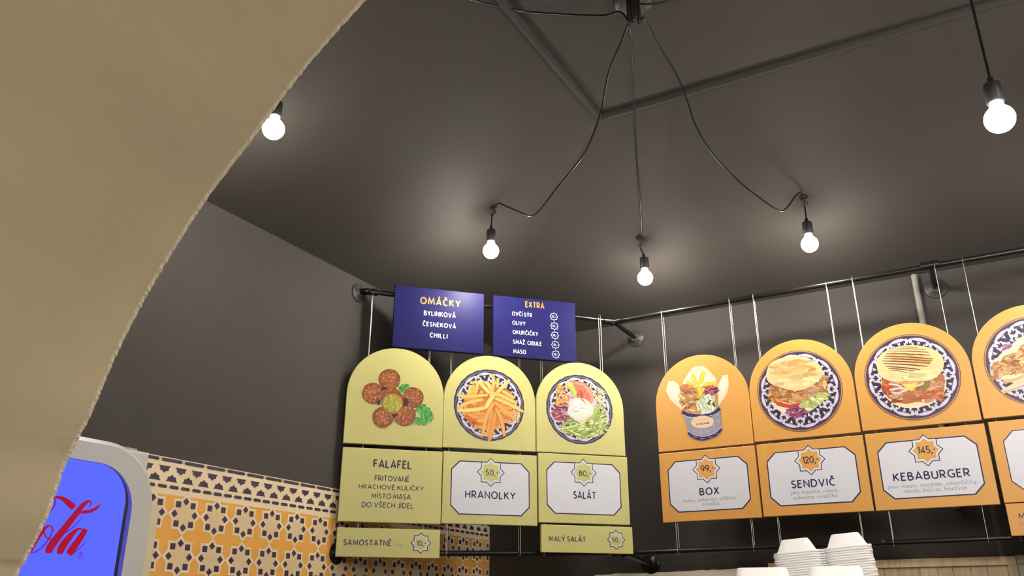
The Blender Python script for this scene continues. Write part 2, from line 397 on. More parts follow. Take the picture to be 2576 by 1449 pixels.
    for ch, b_, d in (('Á', 'A', acu), ('É', 'E', acu), ('Í', 'I', acu), ('Ý', 'Y', acu), ('Č', 'C', car), ('Ě', 'E', car), ('Š', 'S', car), ('Ž', 'Z', car)):
        w_, st = g[b_]; g[ch] = (w_, st + d(w_ / 2))
    return g
GLYPH = _glyphs()
def _outline_stroke(mb, pts, t, y, closed):
    """a polyline as one mitred ribbon"""
    P = [np.array(p, float) for p in pts]; n = len(P)
    if closed: P = P[:-1]; n -= 1
    V = []
    for i in range(n):
        a, b, c = P[i - 1] if (i or closed) else None, P[i], P[(i + 1) % n] if (i < n - 1 or closed) else None
        d1 = (b - a) / (np.linalg.norm(b - a) or 1) if a is not None else None
        d2 = (c - b) / (np.linalg.norm(c - b) or 1) if c is not None else None
        if d1 is None: d1 = d2
        if d2 is None: d2 = d1
        n1, n2 = np.array([-d1[1], d1[0]]), np.array([-d2[1], d2[0]]); m = n1 + n2; L = np.linalg.norm(m)
        m = n1 if L < 1e-6 else m / L; k = t / 2 / max(0.42, float(m @ n1)); V += [b + m * k, b - m * k]
    e = range(n) if closed else range(n - 1)
    mb.add([(p[0], y, p[1]) for p in V], [(2 * i, 2 * i + 1, (2 * i + 3) % (2 * n), (2 * i + 2) % (2 * n)) for i in e])
def caps(s, x0, x1, zb, cap, parent, material, y=-0.0009, weight=0.15, gap=0.24, name='lettering'):
    """one line of capitals: total width x0..x1, baseline zb, cap height; stem = weight * cap"""
    t = weight * cap; x = 0.0; place = []; gap += max(0, weight - 0.14) * 1.6
    for ch in s:
        if ch == ' ': x += 0.28; continue
        w_, st = GLYPH[ch]; place.append((ch, x)); x += w_ + gap
    total = x - gap; k = (x1 - x0 - t) / max(total, 0.01); mb = MB()
    for ch, gx in place:
        for st in GLYPH[ch][1]:
            pts = [(x0 + t / 2 + (gx + p[0]) * k, zb + t / 2 + p[1] * (cap - t)) for p in st]
            closed = len(st) > 3 and math.dist(st[0], st[-1]) < 1e-6
            _outline_stroke(mb, pts, t, y, closed)
    return mb.build(name, material, parent)
def flat(name, polys, material, parent, y):
    mb = MB()
    for p in polys: mb.add([(x, y, z) for x, z in p], [tuple(range(len(p)))])
    return mb.build(name, material, parent)
def star8(cx, cz, r, rot=0.0):
    return [(cx + math.sin(rot + math.pi * k / 8) * (r if k % 2 == 0 else r * 0.765), cz + math.cos(rot + math.pi * k / 8) * (r if k % 2 == 0 else r * 0.765)) for k in range(16)]
def octagon(cx, cz, hw, hh, c):
    return [(cx - hw, cz - hh + c), (cx - hw + c, cz - hh), (cx + hw - c, cz - hh), (cx + hw, cz - hh + c), (cx + hw, cz + hh - c), (cx + hw - c, cz + hh), (cx - hw + c, cz + hh), (cx - hw, cz + hh - c)]
class Print:
    """a flat colour picture built of overlapping thin patches, drawn back to front"""
    def __init__(s, mapf, seed=1): s.v = []; s.f = []; s.c = []; s.k = 0; s.map = mapf; s.rnd = random.Random(seed)
    def patch(s, pts, cols, faces):
        o = len(s.v); y = -0.0007 - s.k * 2.5e-6; s.k += 1
        for p in pts:
            x, z = s.map(*p); s.v.append((x, y, z))
        s.c += cols; s.f += [tuple(i + o for i in f) for f in faces]
    def poly(s, pts, c): s.patch(pts, [c] * len(pts), [tuple(range(len(pts)))])
    def fan(s, ctr, pts, c0, c1):
        n = len(pts); s.patch([ctr] + list(pts), [c0] + [c1] * n, [(0, i + 1, (i + 1) % n + 1) for i in range(n)])
    def blob(s, x, y, rx, ry=None, c0=(255, 255, 255), c1=None, n=14, jit=0.08, rot=0.0, hl=(0, 0)):
        ry = ry or rx; R = s.rnd; pts = []
        for k in range(n):
            t = 2 * math.pi * k / n; q = 1 + R.uniform(-jit, jit); a, b = rx * q * math.cos(t), ry * q * math.sin(t)
            pts.append((x + a * math.cos(rot) - b * math.sin(rot), y + a * math.sin(rot) + b * math.cos(rot)))
        s.fan((x + hl[0] * rx, y + hl[1] * ry), pts, c0, c1 or c0)
    def stroke(s, pts, w, c0, c1=None, k=6, taper=0.0, ends=False):
        c1 = c1 or c0; ws = w if isinstance(w, (list, tuple)) else [w] * len(pts)
        q = catmull([(p[0], p[1], ww) for p, ww in zip(pts, ws)], k) if len(pts) > 2 else [np.array([pts[0][0] + (pts[1][0] - pts[0][0]) * t, pts[0][1] + (pts[1][1] - pts[0][1]) * t, ws[0] + (ws[1] - ws[0]) * t]) for t in (0, .33, .67, 1)]
        P = []; Cc = []; m = len(q)
        for i, a in enumerate(q):
            d = q[min(i + 1, m - 1)][:2] - q[max(i - 1, 0)][:2]; d = d / (np.linalg.norm(d) or 1); nn = np.array([-d[1], d[0]])
            h = max(a[2], 0.0) / 2
            if taper: h *= 1 - taper * abs(2 * i / (m - 1) - 1) ** 3
            P += [a[:2] + nn * h, a[:2] + nn * h * 0.1, a[:2] - nn * h]; Cc += [c1, c0, c1]
        F = []
        for i in range(m - 1):
            for j in (0, 1): F.append((i * 3 + j, i * 3 + j + 1, i * 3 + j + 4, i * 3 + j + 3))
        s.patch([tuple(p) for p in P], Cc, F)
    def shreds(s, n, inside, ln, wd, pal, ang=(0, 6.28), curl=0.3, dark=0.78):
        R = s.rnd
        for _ in range(n):
            x, y = inside(R); a = R.uniform(*ang); L = R.uniform(*ln); c = R.choice(pal); b = R.uniform(0.85, 1.12)
            c = tuple(min(255, v_ * b) for v_ in c); e = tuple(v_ * dark for v_ in c)
            dx, dy = math.cos(a) * L / 2, math.sin(a) * L / 2; k = R.uniform(-curl, curl) * L
            s.stroke([(x - dx, y - dy), (x - dy / L * k, y + dx / L * k), (x + dx, y + dy)], R.uniform(*wd), c, e, 4, 0.6)
    def specks(s, n, inside, rr, pal):
        R = s.rnd
        for _ in range(n):
            x, y = inside(R); r_ = R.uniform(*rr); s.blob(x, y, r_, r_ * R.uniform(0.5, 1), R.choice(pal), n=6, jit=0.3, rot=R.uniform(0, 3))
    def build(s, name, parent, gain=1.0):
        me = bpy.data.meshes.new(name); me.from_pydata(s.v, [], s.f); me.materials.append(M['picture'])
        at = me.color_attributes.new('Col', 'FLOAT_COLOR', 'POINT')
        arr = np.ones((len(s.v), 4), np.float32)
        arr[:, :3] = np.minimum(np.array([lin(c) for c in s.c]) * gain, 0.9)
        at.data.foreach_set('color', arr.ravel()); me.update()
        o = bpy.data.objects.new(name, me); link(o, parent); return o
def in_ell(x, y, rx, ry, lo=0.0):
    def f(R):
        t = R.uniform(0, 6.283); q = math.sqrt(R.uniform(lo * lo, 1)); return x + rx * q * math.cos(t), y + ry * q * math.sin(t)
    return f
def in_box(x0, x1, y0, y1): return lambda R: (R.uniform(x0, x1), R.uniform(y0, y1))

# ------------------------------------------------------------------ menu boards
TH = 0.018
def arch_outline(hw, h):
    out = [(-hw, 0), (hw, 0), (hw, h - hw)]
    for k in range(1, 36):
        t = math.pi * k / 36; out.append((hw * math.cos(t), h - hw + hw * math.sin(t)))
    out.append((-hw, h - hw)); return out
GROUP = {'green': 'green menu boards', 'orange': 'orange menu boards', 'blue': 'blue menu boards'}
def board(kind, s0, s1, z0, z1, label, arched=False, y0=0.0):
    side = opt if kind == 'orange' else gpt
    sc_ = (s0 + s1) / 2
    e = empty('menu_board', side(sc_, y0, z0), AO if kind == 'orange' else AG, label, 'menu board', GROUP[kind])
    hw = (s1 - s0) / 2; mb = MB()
    if arched: mb.plate(arch_outline(hw, z1 - z0), 0, TH, 0.0016)
    else: mb.plate([(-hw, 0), (hw, 0), (hw, z1 - z0), (-hw, z1 - z0)], 0, TH, 0.0016)
    mb.build('panel', M[kind], e)
    return e, sc_, z0
def mapper(kind, crop, sc_, z0):
    n_, t_v, d = (NO, TO, DO) if kind == 'orange' else (NG, TG, DG); x0, y0, k = crop
    def f(X, Y):
        P = on_plane(x0 + X * k, y0 + Y * k, n_, d); return float(P @ t_v) - sc_, float(P[2]) - z0
    return f
def text_on(b, s, x0, x1, zb, cap, m_, **kw):
    e, sc_, z0 = b
    if s == s.upper() and s[0].isalpha():
        b_ = kw.pop('bold', 0.01)
        return caps(s, x0 - sc_, x1 - sc_, zb - z0, cap, e, M[m_], weight=0.125 + b_ * 3.5, **kw)
    return lettering(s, x0 - sc_, x1 - sc_, zb - z0, cap, e, M[m_], **kw)
def price_frame(b, colour, price, px0, px1, pz, cap, octc=None, star=None):
    """white cut-corner label with a navy line and an eight-pointed price star"""
    e, sc_, z0 = b
    if octc:
        cx, cz, hw, hh, c = octc; cx -= sc_; cz -= z0
        flat('label_border', [octagon(cx, cz, hw, hh, c)], M['navy_print'], e, -0.0004)
        flat('label_field', [octagon(cx, cz, hw - 0.0042, hh - 0.0042, c - 0.0017)], M['white_print'], e, -0.0006)
    x, z, r = star; x -= sc_; z -= z0
    flat('star_border', [star8(x, z, r)], M['navy_print'], e, -0.0008)
    flat('star_field', [star8(x, z, r - 0.0042)], M['white_print'], e, -0.0010)
    flat('price_star', [star8(x, z, r * 0.80 - 0.003)], M[colour + '_print'], e, -0.0012)
    caps(price, px0 - sc_, px1 - sc_, pz - z0, cap, e, M['navy_print'], y=-0.0015, weight=0.135, gap=0.20)

# ---- plates and food, drawn in the frame of the printed picture
NAVY, LAV = (44, 38, 62), (218, 212, 222)
def plate_print(P, inv, cx, cz, R, rim):
    """cotton-flower plate: P.map is bypassed, coordinates are metres on the board"""
    keep = P.map; P.map = lambda a, b: (a, b)
    pol = lambda r, t: (cx + R * r * math.cos(t), cz + R * r * math.sin(t))
    N = 96
    sca = [pol(1.0 + 0.012 * abs(math.sin(12 * 2 * math.pi * k / N * 1.0)) if not rim else 1.0, 2 * math.pi * k / N) for k in range(N)]
    P.fan((cx, cz), sca, NAVY, (112, 66, 50) if rim else (58, 52, 74))
    if rim:
        P.fan((cx, cz), [pol(0.985, 2 * math.pi * k / N) for k in range(N)], NAVY, (190, 150, 130))
        P.fan((cx, cz), [pol(0.968, 2 * math.pi * k / N) for k in range(N)], NAVY, (84, 52, 60))
        P.fan((cx, cz), [pol(0.945, 2 * math.pi * k / N) for k in range(N)], NAVY, (70, 52, 78))
    else:
        P.fan((cx, cz), [pol(0.955, 2 * math.pi * k / N) for k in range(N)], NAVY, (150, 144, 160))
        P.fan((cx, cz), [pol(0.94, 2 * math.pi * k / N) for k in range(N)], NAVY, NAVY)
    sub = lambda r, t0, t1, w0: [(*pol(r, t0 + (t1 - t0) * j / 4), R * w0 * (1 - abs(j / 2 - 1) ** 2 * 0.8)) for j in range(5)]
    for k in range(12):
        t = math.pi / 6 * (k + 0.35)
        q = sub(0.885, t - 0.20, t + 0.20, 0.10); P.stroke([a[:2] for a in q], [a[2] * 0.80 for a in q], LAV, (190, 184, 202), 4)
        u = t + math.pi / 12
        for r_, dt, br in ((0.80, 0.0, 0.078), (0.735, 0.105, 0.066), (0.735, -0.105, 0.066), (0.865, 0.055, 0.036), (0.865, -0.055, 0.036), (0.665, 0.0, 0.045)):
            x, z = pol(r_, u + dt); P.blob(x, z, R * br, R * br, LAV, (196, 190, 208), n=10, jit=0.06)
        for dt, r0, r1 in ((0.0, 0.72, 0.83), (0.075, 0.72, 0.79), (-0.075, 0.72, 0.79)):
            a, b = pol(r0, u + dt * 0.3), pol(r1, u + dt); m_ = ((a[0] + b[0]) / 2, (a[1] + b[1]) / 2)
            P.stroke([a, m_, b], [R * 0.012, R * 0.042, R * 0.006], NAVY, NAVY, 4)
        for sg in (-1, 1):
            P.stroke([pol(0.70, t + sg * 0.02), pol(0.735, t + sg * 0.08), pol(0.79, t + sg * 0.10), pol(0.81, t + sg * 0.05)], [R * 0.03, R * 0.05, R * 0.045, R * 0.03], NAVY, NAVY, 4)
            P.stroke([pol(0.835, t + sg * 0.03), pol(0.80, t + sg * 0.015), pol(0.755, t)], [R * 0.016, R * 0.026, R * 0.008], LAV, LAV, 3)
            P.stroke([pol(0.60, t + sg * 0.10), pol(0.655, t + sg * 0.05), pol(0.66, t + sg * 0.14)], [R * 0.03, R * 0.035, R * 0.02], LAV, LAV, 4)
    P.blob(cx, cz, R * 0.58, R * 0.58, (206, 200, 210), (196, 190, 204), n=30, jit=0.01)
    P.map = keep

def draw_falafel(P):
    R = P.rnd
    greens = [(70, 150, 62), (96, 176, 84), (52, 124, 52), (122, 190, 104)]
    for x, y, r in ((925, 575, 60), (975, 560, 52), (905, 610, 40)):
        P.blob(x, y, r, r * 0.8, (84, 164, 80), (66, 140, 66), jit=0.2); P.specks(16, in_ell(x, y, r, r * 0.8), (8, 20), greens)
    P.stroke([(1110, 920), (1160, 965), (1215, 1010)], 26, (170, 200, 130), (110, 170, 90))
    for x, y, r in ((1185, 905, 62), (1240, 885, 58), (1300, 950, 66), (1340, 1005, 52), (1260, 1010, 70), (1165, 1075, 62), (1250, 1080, 60), (1320, 1060, 48), (1120, 1085, 36)):
        P.blob(x, y, r, r, (98, 178, 92), (66, 140, 66), jit=0.22); P.specks(22, in_ell(x, y, r, r), (7, 22), greens)
    browns = [(176, 104, 56), (150, 80, 40), (196, 128, 76), (128, 66, 36), (206, 146, 92), (160, 92, 48)]
    def ball(x, y, r, sh=(0, 0)):
        P.blob(x + sh[0], y + sh[1], r, r * 0.98, (182, 108, 60), (134, 70, 38), n=26, jit=0.025, hl=(-0.15, -0.25))
        P.specks(150, in_ell(x, y, r * 0.9, r * 0.88), (5, 17), browns)
        P.specks(12, in_ell(x, y, r * 0.8, r * 0.8), (6, 12), [(222, 176, 124), (96, 48, 30)])
    for x, y, r in ((725, 452, 166), (470, 662, 164), (1078, 730, 164), (626, 1026, 162), (955, 995, 166)): ball(x, y, r)
    for x, y, rx, ry in ((640, 590, 46, 30), (960, 800, 52, 66), (800, 990, 40, 36), (560, 800, 30, 40)): P.blob(x, y, rx, ry, (62, 34, 26), (84, 46, 32), jit=0.2)
    P.blob(755, 735, 156, 156, (160, 90, 56), (140, 76, 44), n=26, jit=0.02); P.specks(70, in_ell(755, 680, 140, 95), (6, 16), browns)
    P.blob(768, 822, 163, 158, (200, 150, 60), (176, 100, 46), n=28, jit=0.02)
    P.blob(768, 812, 146, 140, (184, 176, 66), (172, 160, 58), n=28, jit=0.03)
    P.specks(170, in_ell(768, 812, 136, 130), (5, 17), [(170, 166, 56), (196, 190, 86), (150, 146, 44), (206, 200, 104), (136, 140, 48)])
def draw_fries(P):
    Y1, Y2 = (248, 204, 104), (226, 150, 62); Lt = (252, 220, 132); Or = (236, 160, 72); Dk = (206, 112, 48)
    P.blob(680, 760, 400, 360, (214, 128, 60), (196, 116, 56), n=22, jit=0.10)
    P.specks(50, in_ell(680, 760, 380, 330), (18, 46), [(220, 134, 66), (236, 158, 82), (196, 104, 50), (160, 78, 40)])
    S = lambda pts, w_, c, e=None: P.stroke(pts, w_ * 1.0, c, e or tuple(v_ * 0.86 for v_ in c), 6, 0.35)
    for pts, w_, c in ([[(300, 940), (430, 975), (565, 1035)], 56, (226, 108, 48)], [[(455, 1090), (650, 1105), (860, 1100)], 66, Or], [[(262, 880), (345, 880)], 60, Or],
        [[(300, 665), (450, 650), (600, 690)], 60, Or], [[(430, 880), (540, 885), (640, 895)], 60, Or], [[(360, 880), (440, 930), (560, 960)], 56, (240, 170, 84)], [[(500, 940), (570, 945), (650, 940)], 54, Or],
        [[(505, 990), (560, 1000), (620, 990)], 56, (244, 178, 92)], [[(860, 760), (950, 790), (1050, 805)], 60, Or], [[(860, 830), (1020, 870), (1185, 885)], 56, (242, 170, 84)], [[(880, 920), (950, 945), (1015, 960)], 52, (214, 120, 70)],
        [[(905, 985), (990, 1005), (1075, 1020)], 54, (238, 160, 76)], [[(560, 530), (600, 560), (590, 640)], 50, Dk], [[(620, 640), (700, 620), (760, 680)], 60, Dk],
        [[(430, 720), (520, 750), (620, 740)], 50, (242, 176, 92)], [[(470, 760), (560, 740), (640, 730)], 40, (224, 138, 66)]): S(pts, w_, c)
    for pts, w_, c in ([[(390, 402), (510, 385), (645, 385)], 44, Y1], [[(402, 430), (395, 510), (372, 590)], 62, Y1], [[(510, 400), (500, 480), (476, 565)], 56, Y1], [[(450, 420), (440, 500), (425, 580)], 46, (240, 186, 88)],
        [[(640, 390), (690, 430), (720, 500)], 60, Lt], [[(560, 530), (590, 560)], 44, Y1], [[(742, 255), (768, 380), (745, 490), (715, 610)], [44, 58, 58, 50][1], Y1], [[(826, 325), (832, 400), (825, 475)], 48, Y1],
        [[(1018, 352), (930, 440), (820, 550)], 58, Lt], [[(525, 362), (610, 460), (700, 560)], 58, Lt], [[(190, 588), (340, 612), (675, 590)], 54, Y1], [[(192, 815), (330, 725), (590, 660)], 56, Y1],
        [[(190, 838), (420, 828), (640, 795)], 62, Lt], [[(638, 800), (700, 690), (770, 590)], 72, Lt], [[(900, 525), (1000, 580), (1100, 645)], 50, Y1], [[(720, 550), (900, 610), (1135, 722)], 60, Y1], [[(790, 640), (980, 720), (1240, 858)], 58, Y1],
        [[(780, 700), (950, 840), (1165, 1020)], 62, (240, 172, 82)], [[(775, 705), (660, 920), (578, 1255)], 58, (242, 178, 86)], [[(742, 850), (700, 1040), (656, 1255)], 56, (238, 162, 74)], [[(790, 880), (755, 1110), (695, 1315)], 70, (238, 158, 70)],
        [[(800, 800), (890, 980), (935, 1245)], 60, (242, 172, 78)]): S(pts, w_, c)
def draw_salad(P):
    R = P.rnd
    P.specks(60, in_ell(680, 720, 400, 400), (20, 46), [(216, 206, 186), (196, 186, 160), (176, 160, 132)])
    P.shreds(46, in_ell(980, 580, 120, 170), (70, 150), (8, 16), [(238, 226, 190), (232, 206, 140), (222, 180, 96), (244, 238, 214)], (-0.6, 1.4))
    P.shreds(90, in_ell(400, 800, 140, 130), (60, 150), (12, 26), [(176, 64, 92), (200, 96, 118), (140, 40, 70), (226, 170, 180), (70, 40, 48)], (-0.5, 0.8))
    P.shreds(150, in_ell(760, 1040, 330, 140), (90, 240), (12, 34), [(178, 200, 92), (206, 220, 134), (150, 178, 70), (226, 232, 170), (118, 140, 60)], (-0.5, 0.5))
    P.shreds(60, in_ell(960, 900, 120, 160), (70, 190), (12, 30), [(178, 200, 92), (206, 220, 134), (150, 178, 70), (226, 232, 170)], (-1.6, 0.2))
    P.stroke([(960, 750), (900, 860), (780, 935)], 50, (178, 206, 96), (140, 170, 66))
    for x, y in ((360, 410), (345, 470), (340, 600), (335, 650), (400, 630), (420, 545), (475, 600)):
        P.blob(x, y, 44, 38, (240, 180, 76), (204, 132, 44), n=14, jit=0.04, hl=(-0.2, -0.3))
    P.blob(430, 432, 44, 50, (240, 184, 84), (206, 138, 50), jit=0.03); P.blob(432, 432, 17, 24, (96, 60, 36), (120, 76, 40)); P.blob(338, 540, 14, 20, (110, 70, 40))
    P.shreds(14, in_ell(520, 540, 60, 50), (40, 90), (14, 24), [(222, 130, 140), (238, 216, 214), (206, 96, 110)], (0.2, 1.2))
    P.stroke([(500, 340), (560, 400), (620, 470)], [110, 130, 90], (212, 204, 112), (180, 176, 80)); P.stroke([(545, 400), (590, 470), (630, 570)], [70, 110, 40], (186, 208, 104), (150, 176, 70))
    tom = [(560, 310), (660, 310), (780, 350), (860, 440), (900, 560), (880, 650), (800, 725), (740, 640), (650, 520), (600, 420)]
    P.fan((760, 500), tom, (224, 104, 76), (226, 120, 92))
    P.stroke([(600, 330), (780, 400), (870, 540), (850, 680)], [30, 42, 42, 20], (240, 160, 130), (232, 130, 104))
    P.shreds(22, in_ell(740, 520, 90, 130), (40, 110), (14, 30), [(214, 84, 60), (232, 120, 92), (240, 156, 130), (200, 70, 50)], (0.6, 1.4))
    pts = [(690 + (205 + 12 * math.sin(5 * t) + R.uniform(-7, 7)) * math.cos(t), 765 + (178 + 9 * math.sin(4 * t + 1)) * math.sin(t)) for t in [2 * math.pi * k / 40 for k in range(40)]]
    P.fan((680, 740), pts, (240, 234, 222), (214, 208, 192))
    P.blob(660, 640, 80, 60, (240, 234, 222), (228, 222, 208), n=16); P.blob(850, 730, 50, 50, (236, 230, 220), (222, 216, 204))
    P.shreds(26, in_ell(680, 770, 150, 110), (40, 120), (8, 20), [(246, 242, 232), (226, 220, 206), (236, 230, 216)], (-0.4, 0.4), dark=0.96)
    P.poly([(640, 560), (735, 600), (790, 700), (740, 640), (680, 580)], (226, 110, 80))
MEAT = [(206, 148, 86), (222, 172, 110), (190, 122, 68), (234, 194, 136), (164, 102, 56), (226, 164, 98)]
CHICK = [(216, 158, 122), (230, 180, 146), (202, 132, 94), (238, 198, 164), (188, 108, 72), (214, 132, 84)]
def draw_box(P):
    for f_, c0, c1 in (([(510, 460), (640, 270), (680, 245), (800, 235), (890, 300), (995, 420), (995, 560), (520, 560)], (224, 214, 180), (214, 202, 176)),
                  ([(300, 455), (385, 455), (450, 520), (500, 560), (490, 880), (330, 735), (262, 600)], (232, 222, 196), (222, 210, 182)),
                  ([(1160, 362), (1092, 375), (1015, 520), (1030, 820), (1150, 650), (1182, 500)], (238, 228, 202), (226, 212, 184))):
        P.fan((sum(p[0] for p in f_) / len(f_), sum(p[1] for p in f_) / len(f_)), f_, c0, c1)
    P.poly([(470, 560), (1010, 530), (1022, 830), (960, 900), (780, 940), (600, 920), (492, 860)], (196, 140, 84))
    for pts, w_ in ([[(650, 360), (680, 450), (730, 520)], 62], [[(820, 315), (790, 400), (770, 500)], 66], [[(560, 470), (640, 520), (680, 590)], 56], [[(690, 480), (750, 570), (770, 680)], 60], [[(620, 560), (680, 640), (740, 720)], 52], [[(860, 490), (820, 560), (810, 610)], 66], [[(850, 490), (930, 500), (990, 490)], 56]):
        P.stroke(pts, w_, (244, 206, 72), (222, 176, 56), 6, 0.3)
    P.shreds(110, in_ell(600, 720, 110, 170), (50, 120), (18, 40), MEAT, (-0.9, 0.9))
    P.shreds(26, in_ell(560, 560, 90, 40), (60, 110), (26, 44), [(206, 128, 76), (190, 108, 60), (222, 150, 96)], (-0.3, 0.5))
    P.shreds(50, in_ell(920, 600, 85, 60), (50, 120), (10, 26), [(146, 70, 104), (176, 96, 130), (110, 44, 78), (222, 180, 196), (96, 36, 60)], (-0.6, 0.3))
    P.shreds(12, in_ell(890, 545, 60, 20), (50, 90), (14, 24), [(206, 84, 60), (226, 120, 80)], (-0.5, 0))
    P.shreds(110, in_ell(860, 800, 140, 120), (50, 120), (22, 46), [(226, 232, 196), (206, 218, 150), (236, 238, 214), (190, 206, 122), (244, 244, 228)], (0, 3.14))
    P.shreds(8, in_ell(930, 770, 60, 70), (26, 50), (16, 26), [(84, 70, 50)], (0, 3.14))
    cup = [(495, 880), (600, 925), (780, 945), (940, 915), (1050, 830), (1075, 1130), (1062, 1190), (990, 1260), (860, 1310), (760, 1318), (650, 1270), (592, 1200)]
    P.fan((800, 1080), cup, (158, 156, 166), (146, 144, 158))
    P.specks(260, lambda R: (R.uniform(545, 1062), R.uniform(985, 1225)), (2.2, 4.2), [(176, 176, 184), (140, 140, 156), (190, 188, 190)])
    P.stroke([(500, 905), (600, 950), (780, 970), (940, 940), (1052, 855)], [52, 50, 52, 56, 52], (46, 40, 96), (46, 40, 96))
    P.stroke([(512, 945), (600, 985), (700, 985)], 9, (226, 206, 186)); P.stroke([(900, 965), (980, 945), (1056, 895)], 9, (226, 206, 186))
    P.stroke([(592, 1205), (650, 1255), (760, 1292), (860, 1285), (990, 1235), (1070, 1150)], [44, 52, 56, 54, 50, 44], (46, 40, 96), (46, 40, 96))
    P.stroke([(588, 1180), (660, 1235), (770, 1262), (870, 1255), (990, 1205), (1072, 1122)], 8, (216, 206, 206))
    P.blob(795, 1055, 166, 94, (238, 206, 168), (232, 196, 156), n=30, jit=0.0, rot=-0.06)
    for x, y in ((668, 1190), (775, 1212), (868, 1196), (968, 1160), (1030, 1040), (1020, 955), (960, 1100)): P.fan((x, y), [(x + 20 * (1 if k % 2 == 0 else 0.4) * math.cos(k * math.pi / 6), y + 20 * (1 if k % 2 == 0 else 0.4) * math.sin(k * math.pi / 6)) for k in range(12)], (196, 194, 198), (190, 188, 196))
    for x, y in ((688, 1272), (795, 1296), (915, 1274), (1015, 1225)):
        for j in range(5): P.poly([(x - 30 + j * 13, y - 6), (x - 22 + j * 13, y - 7), (x - 22 + j * 13, y + 7), (x - 30 + j * 13, y + 8)], (170, 160, 180))
def draw_sandwich(P):
    P.fan((560, 1040), [(265, 930), (420, 900), (700, 960), (720, 1060), (560, 1160), (470, 1110), (330, 1010)], (236, 226, 206), (226, 212, 190))
    P.poly([(270, 690), (600, 640), (1060, 560), (1100, 640), (1110, 800), (900, 900), (700, 960), (560, 960), (285, 890)], (170, 106, 56))
    P.shreds(120, lambda R: (R.uniform(290, 900), R.uniform(720, 930)), (60, 170), (20, 46), MEAT, (-0.6, 1.0))
    P.shreds(60, lambda R: (lambda t: (860 + 230 * t + R.uniform(-40, 40), 760 - 170 * t + R.uniform(-50, 50)))(R.random()), (50, 110), (16, 34), MEAT, (-0.9, 0.2))
    P.shreds(20, in_ell(930, 790, 90, 60), (70, 150), (10, 18), [(222, 176, 140), (206, 148, 110)], (-0.8, 0))
    P.shreds(10, in_ell(1075, 690, 22, 60), (40, 80), (18, 30), [(236, 216, 130)], (1.2, 1.8))
    P.fan((540, 980), [(340, 925), (420, 940), (580, 975), (720, 950), (690, 1000), (590, 1030), (470, 1010), (380, 985)], (206, 70, 44), (190, 60, 40))
    P.shreds(90, lambda R: (lambda t: (760 + 320 * t + R.uniform(-50, 50), 1010 - 170 * t + R.uniform(-50, 80) * (1 - 0.3 * t)))(R.random()), (50, 130), (24, 50), [(206, 216, 130), (226, 230, 160), (190, 204, 106), (236, 238, 184)], (-0.9, 0.9))
    P.stroke([(1010, 1010), (1090, 970), (1150, 920)], 9, (226, 216, 206))
    P.shreds(70, in_ell(660, 1085, 130, 65), (50, 140), (12, 28), [(130, 62, 100), (160, 92, 126), (100, 40, 74), (206, 164, 184), (176, 80, 120)], (-0.9, 0.6))
    bun = [(215, 560), (235, 460), (290, 370), (420, 300), (600, 275), (780, 280), (920, 340), (1000, 400), (1045, 490), (1030, 560), (960, 640), (860, 715), (720, 765), (600, 768), (450, 735), (330, 690), (250, 640)]
    bun = [tuple(p) for p in catmull([(*p, 0) for p in bun + bun[:1]], 4)][:-1]; bun = [(p[0], p[1]) for p in bun]
    P.fan((600, 460), bun, (232, 186, 124), (226, 200, 146))
    P.shreds(60, in_ell(610, 470, 330, 130), (80, 220), (20, 60), [(228, 176, 112), (222, 164, 100), (232, 188, 126), (226, 172, 108)], (-0.4, 0.1), dark=1.0)
    P.shreds(12, in_ell(600, 640, 300, 60), (80, 240), (40, 70), [(230, 206, 154), (226, 200, 142)], (-0.2, 0.2), dark=1.0)
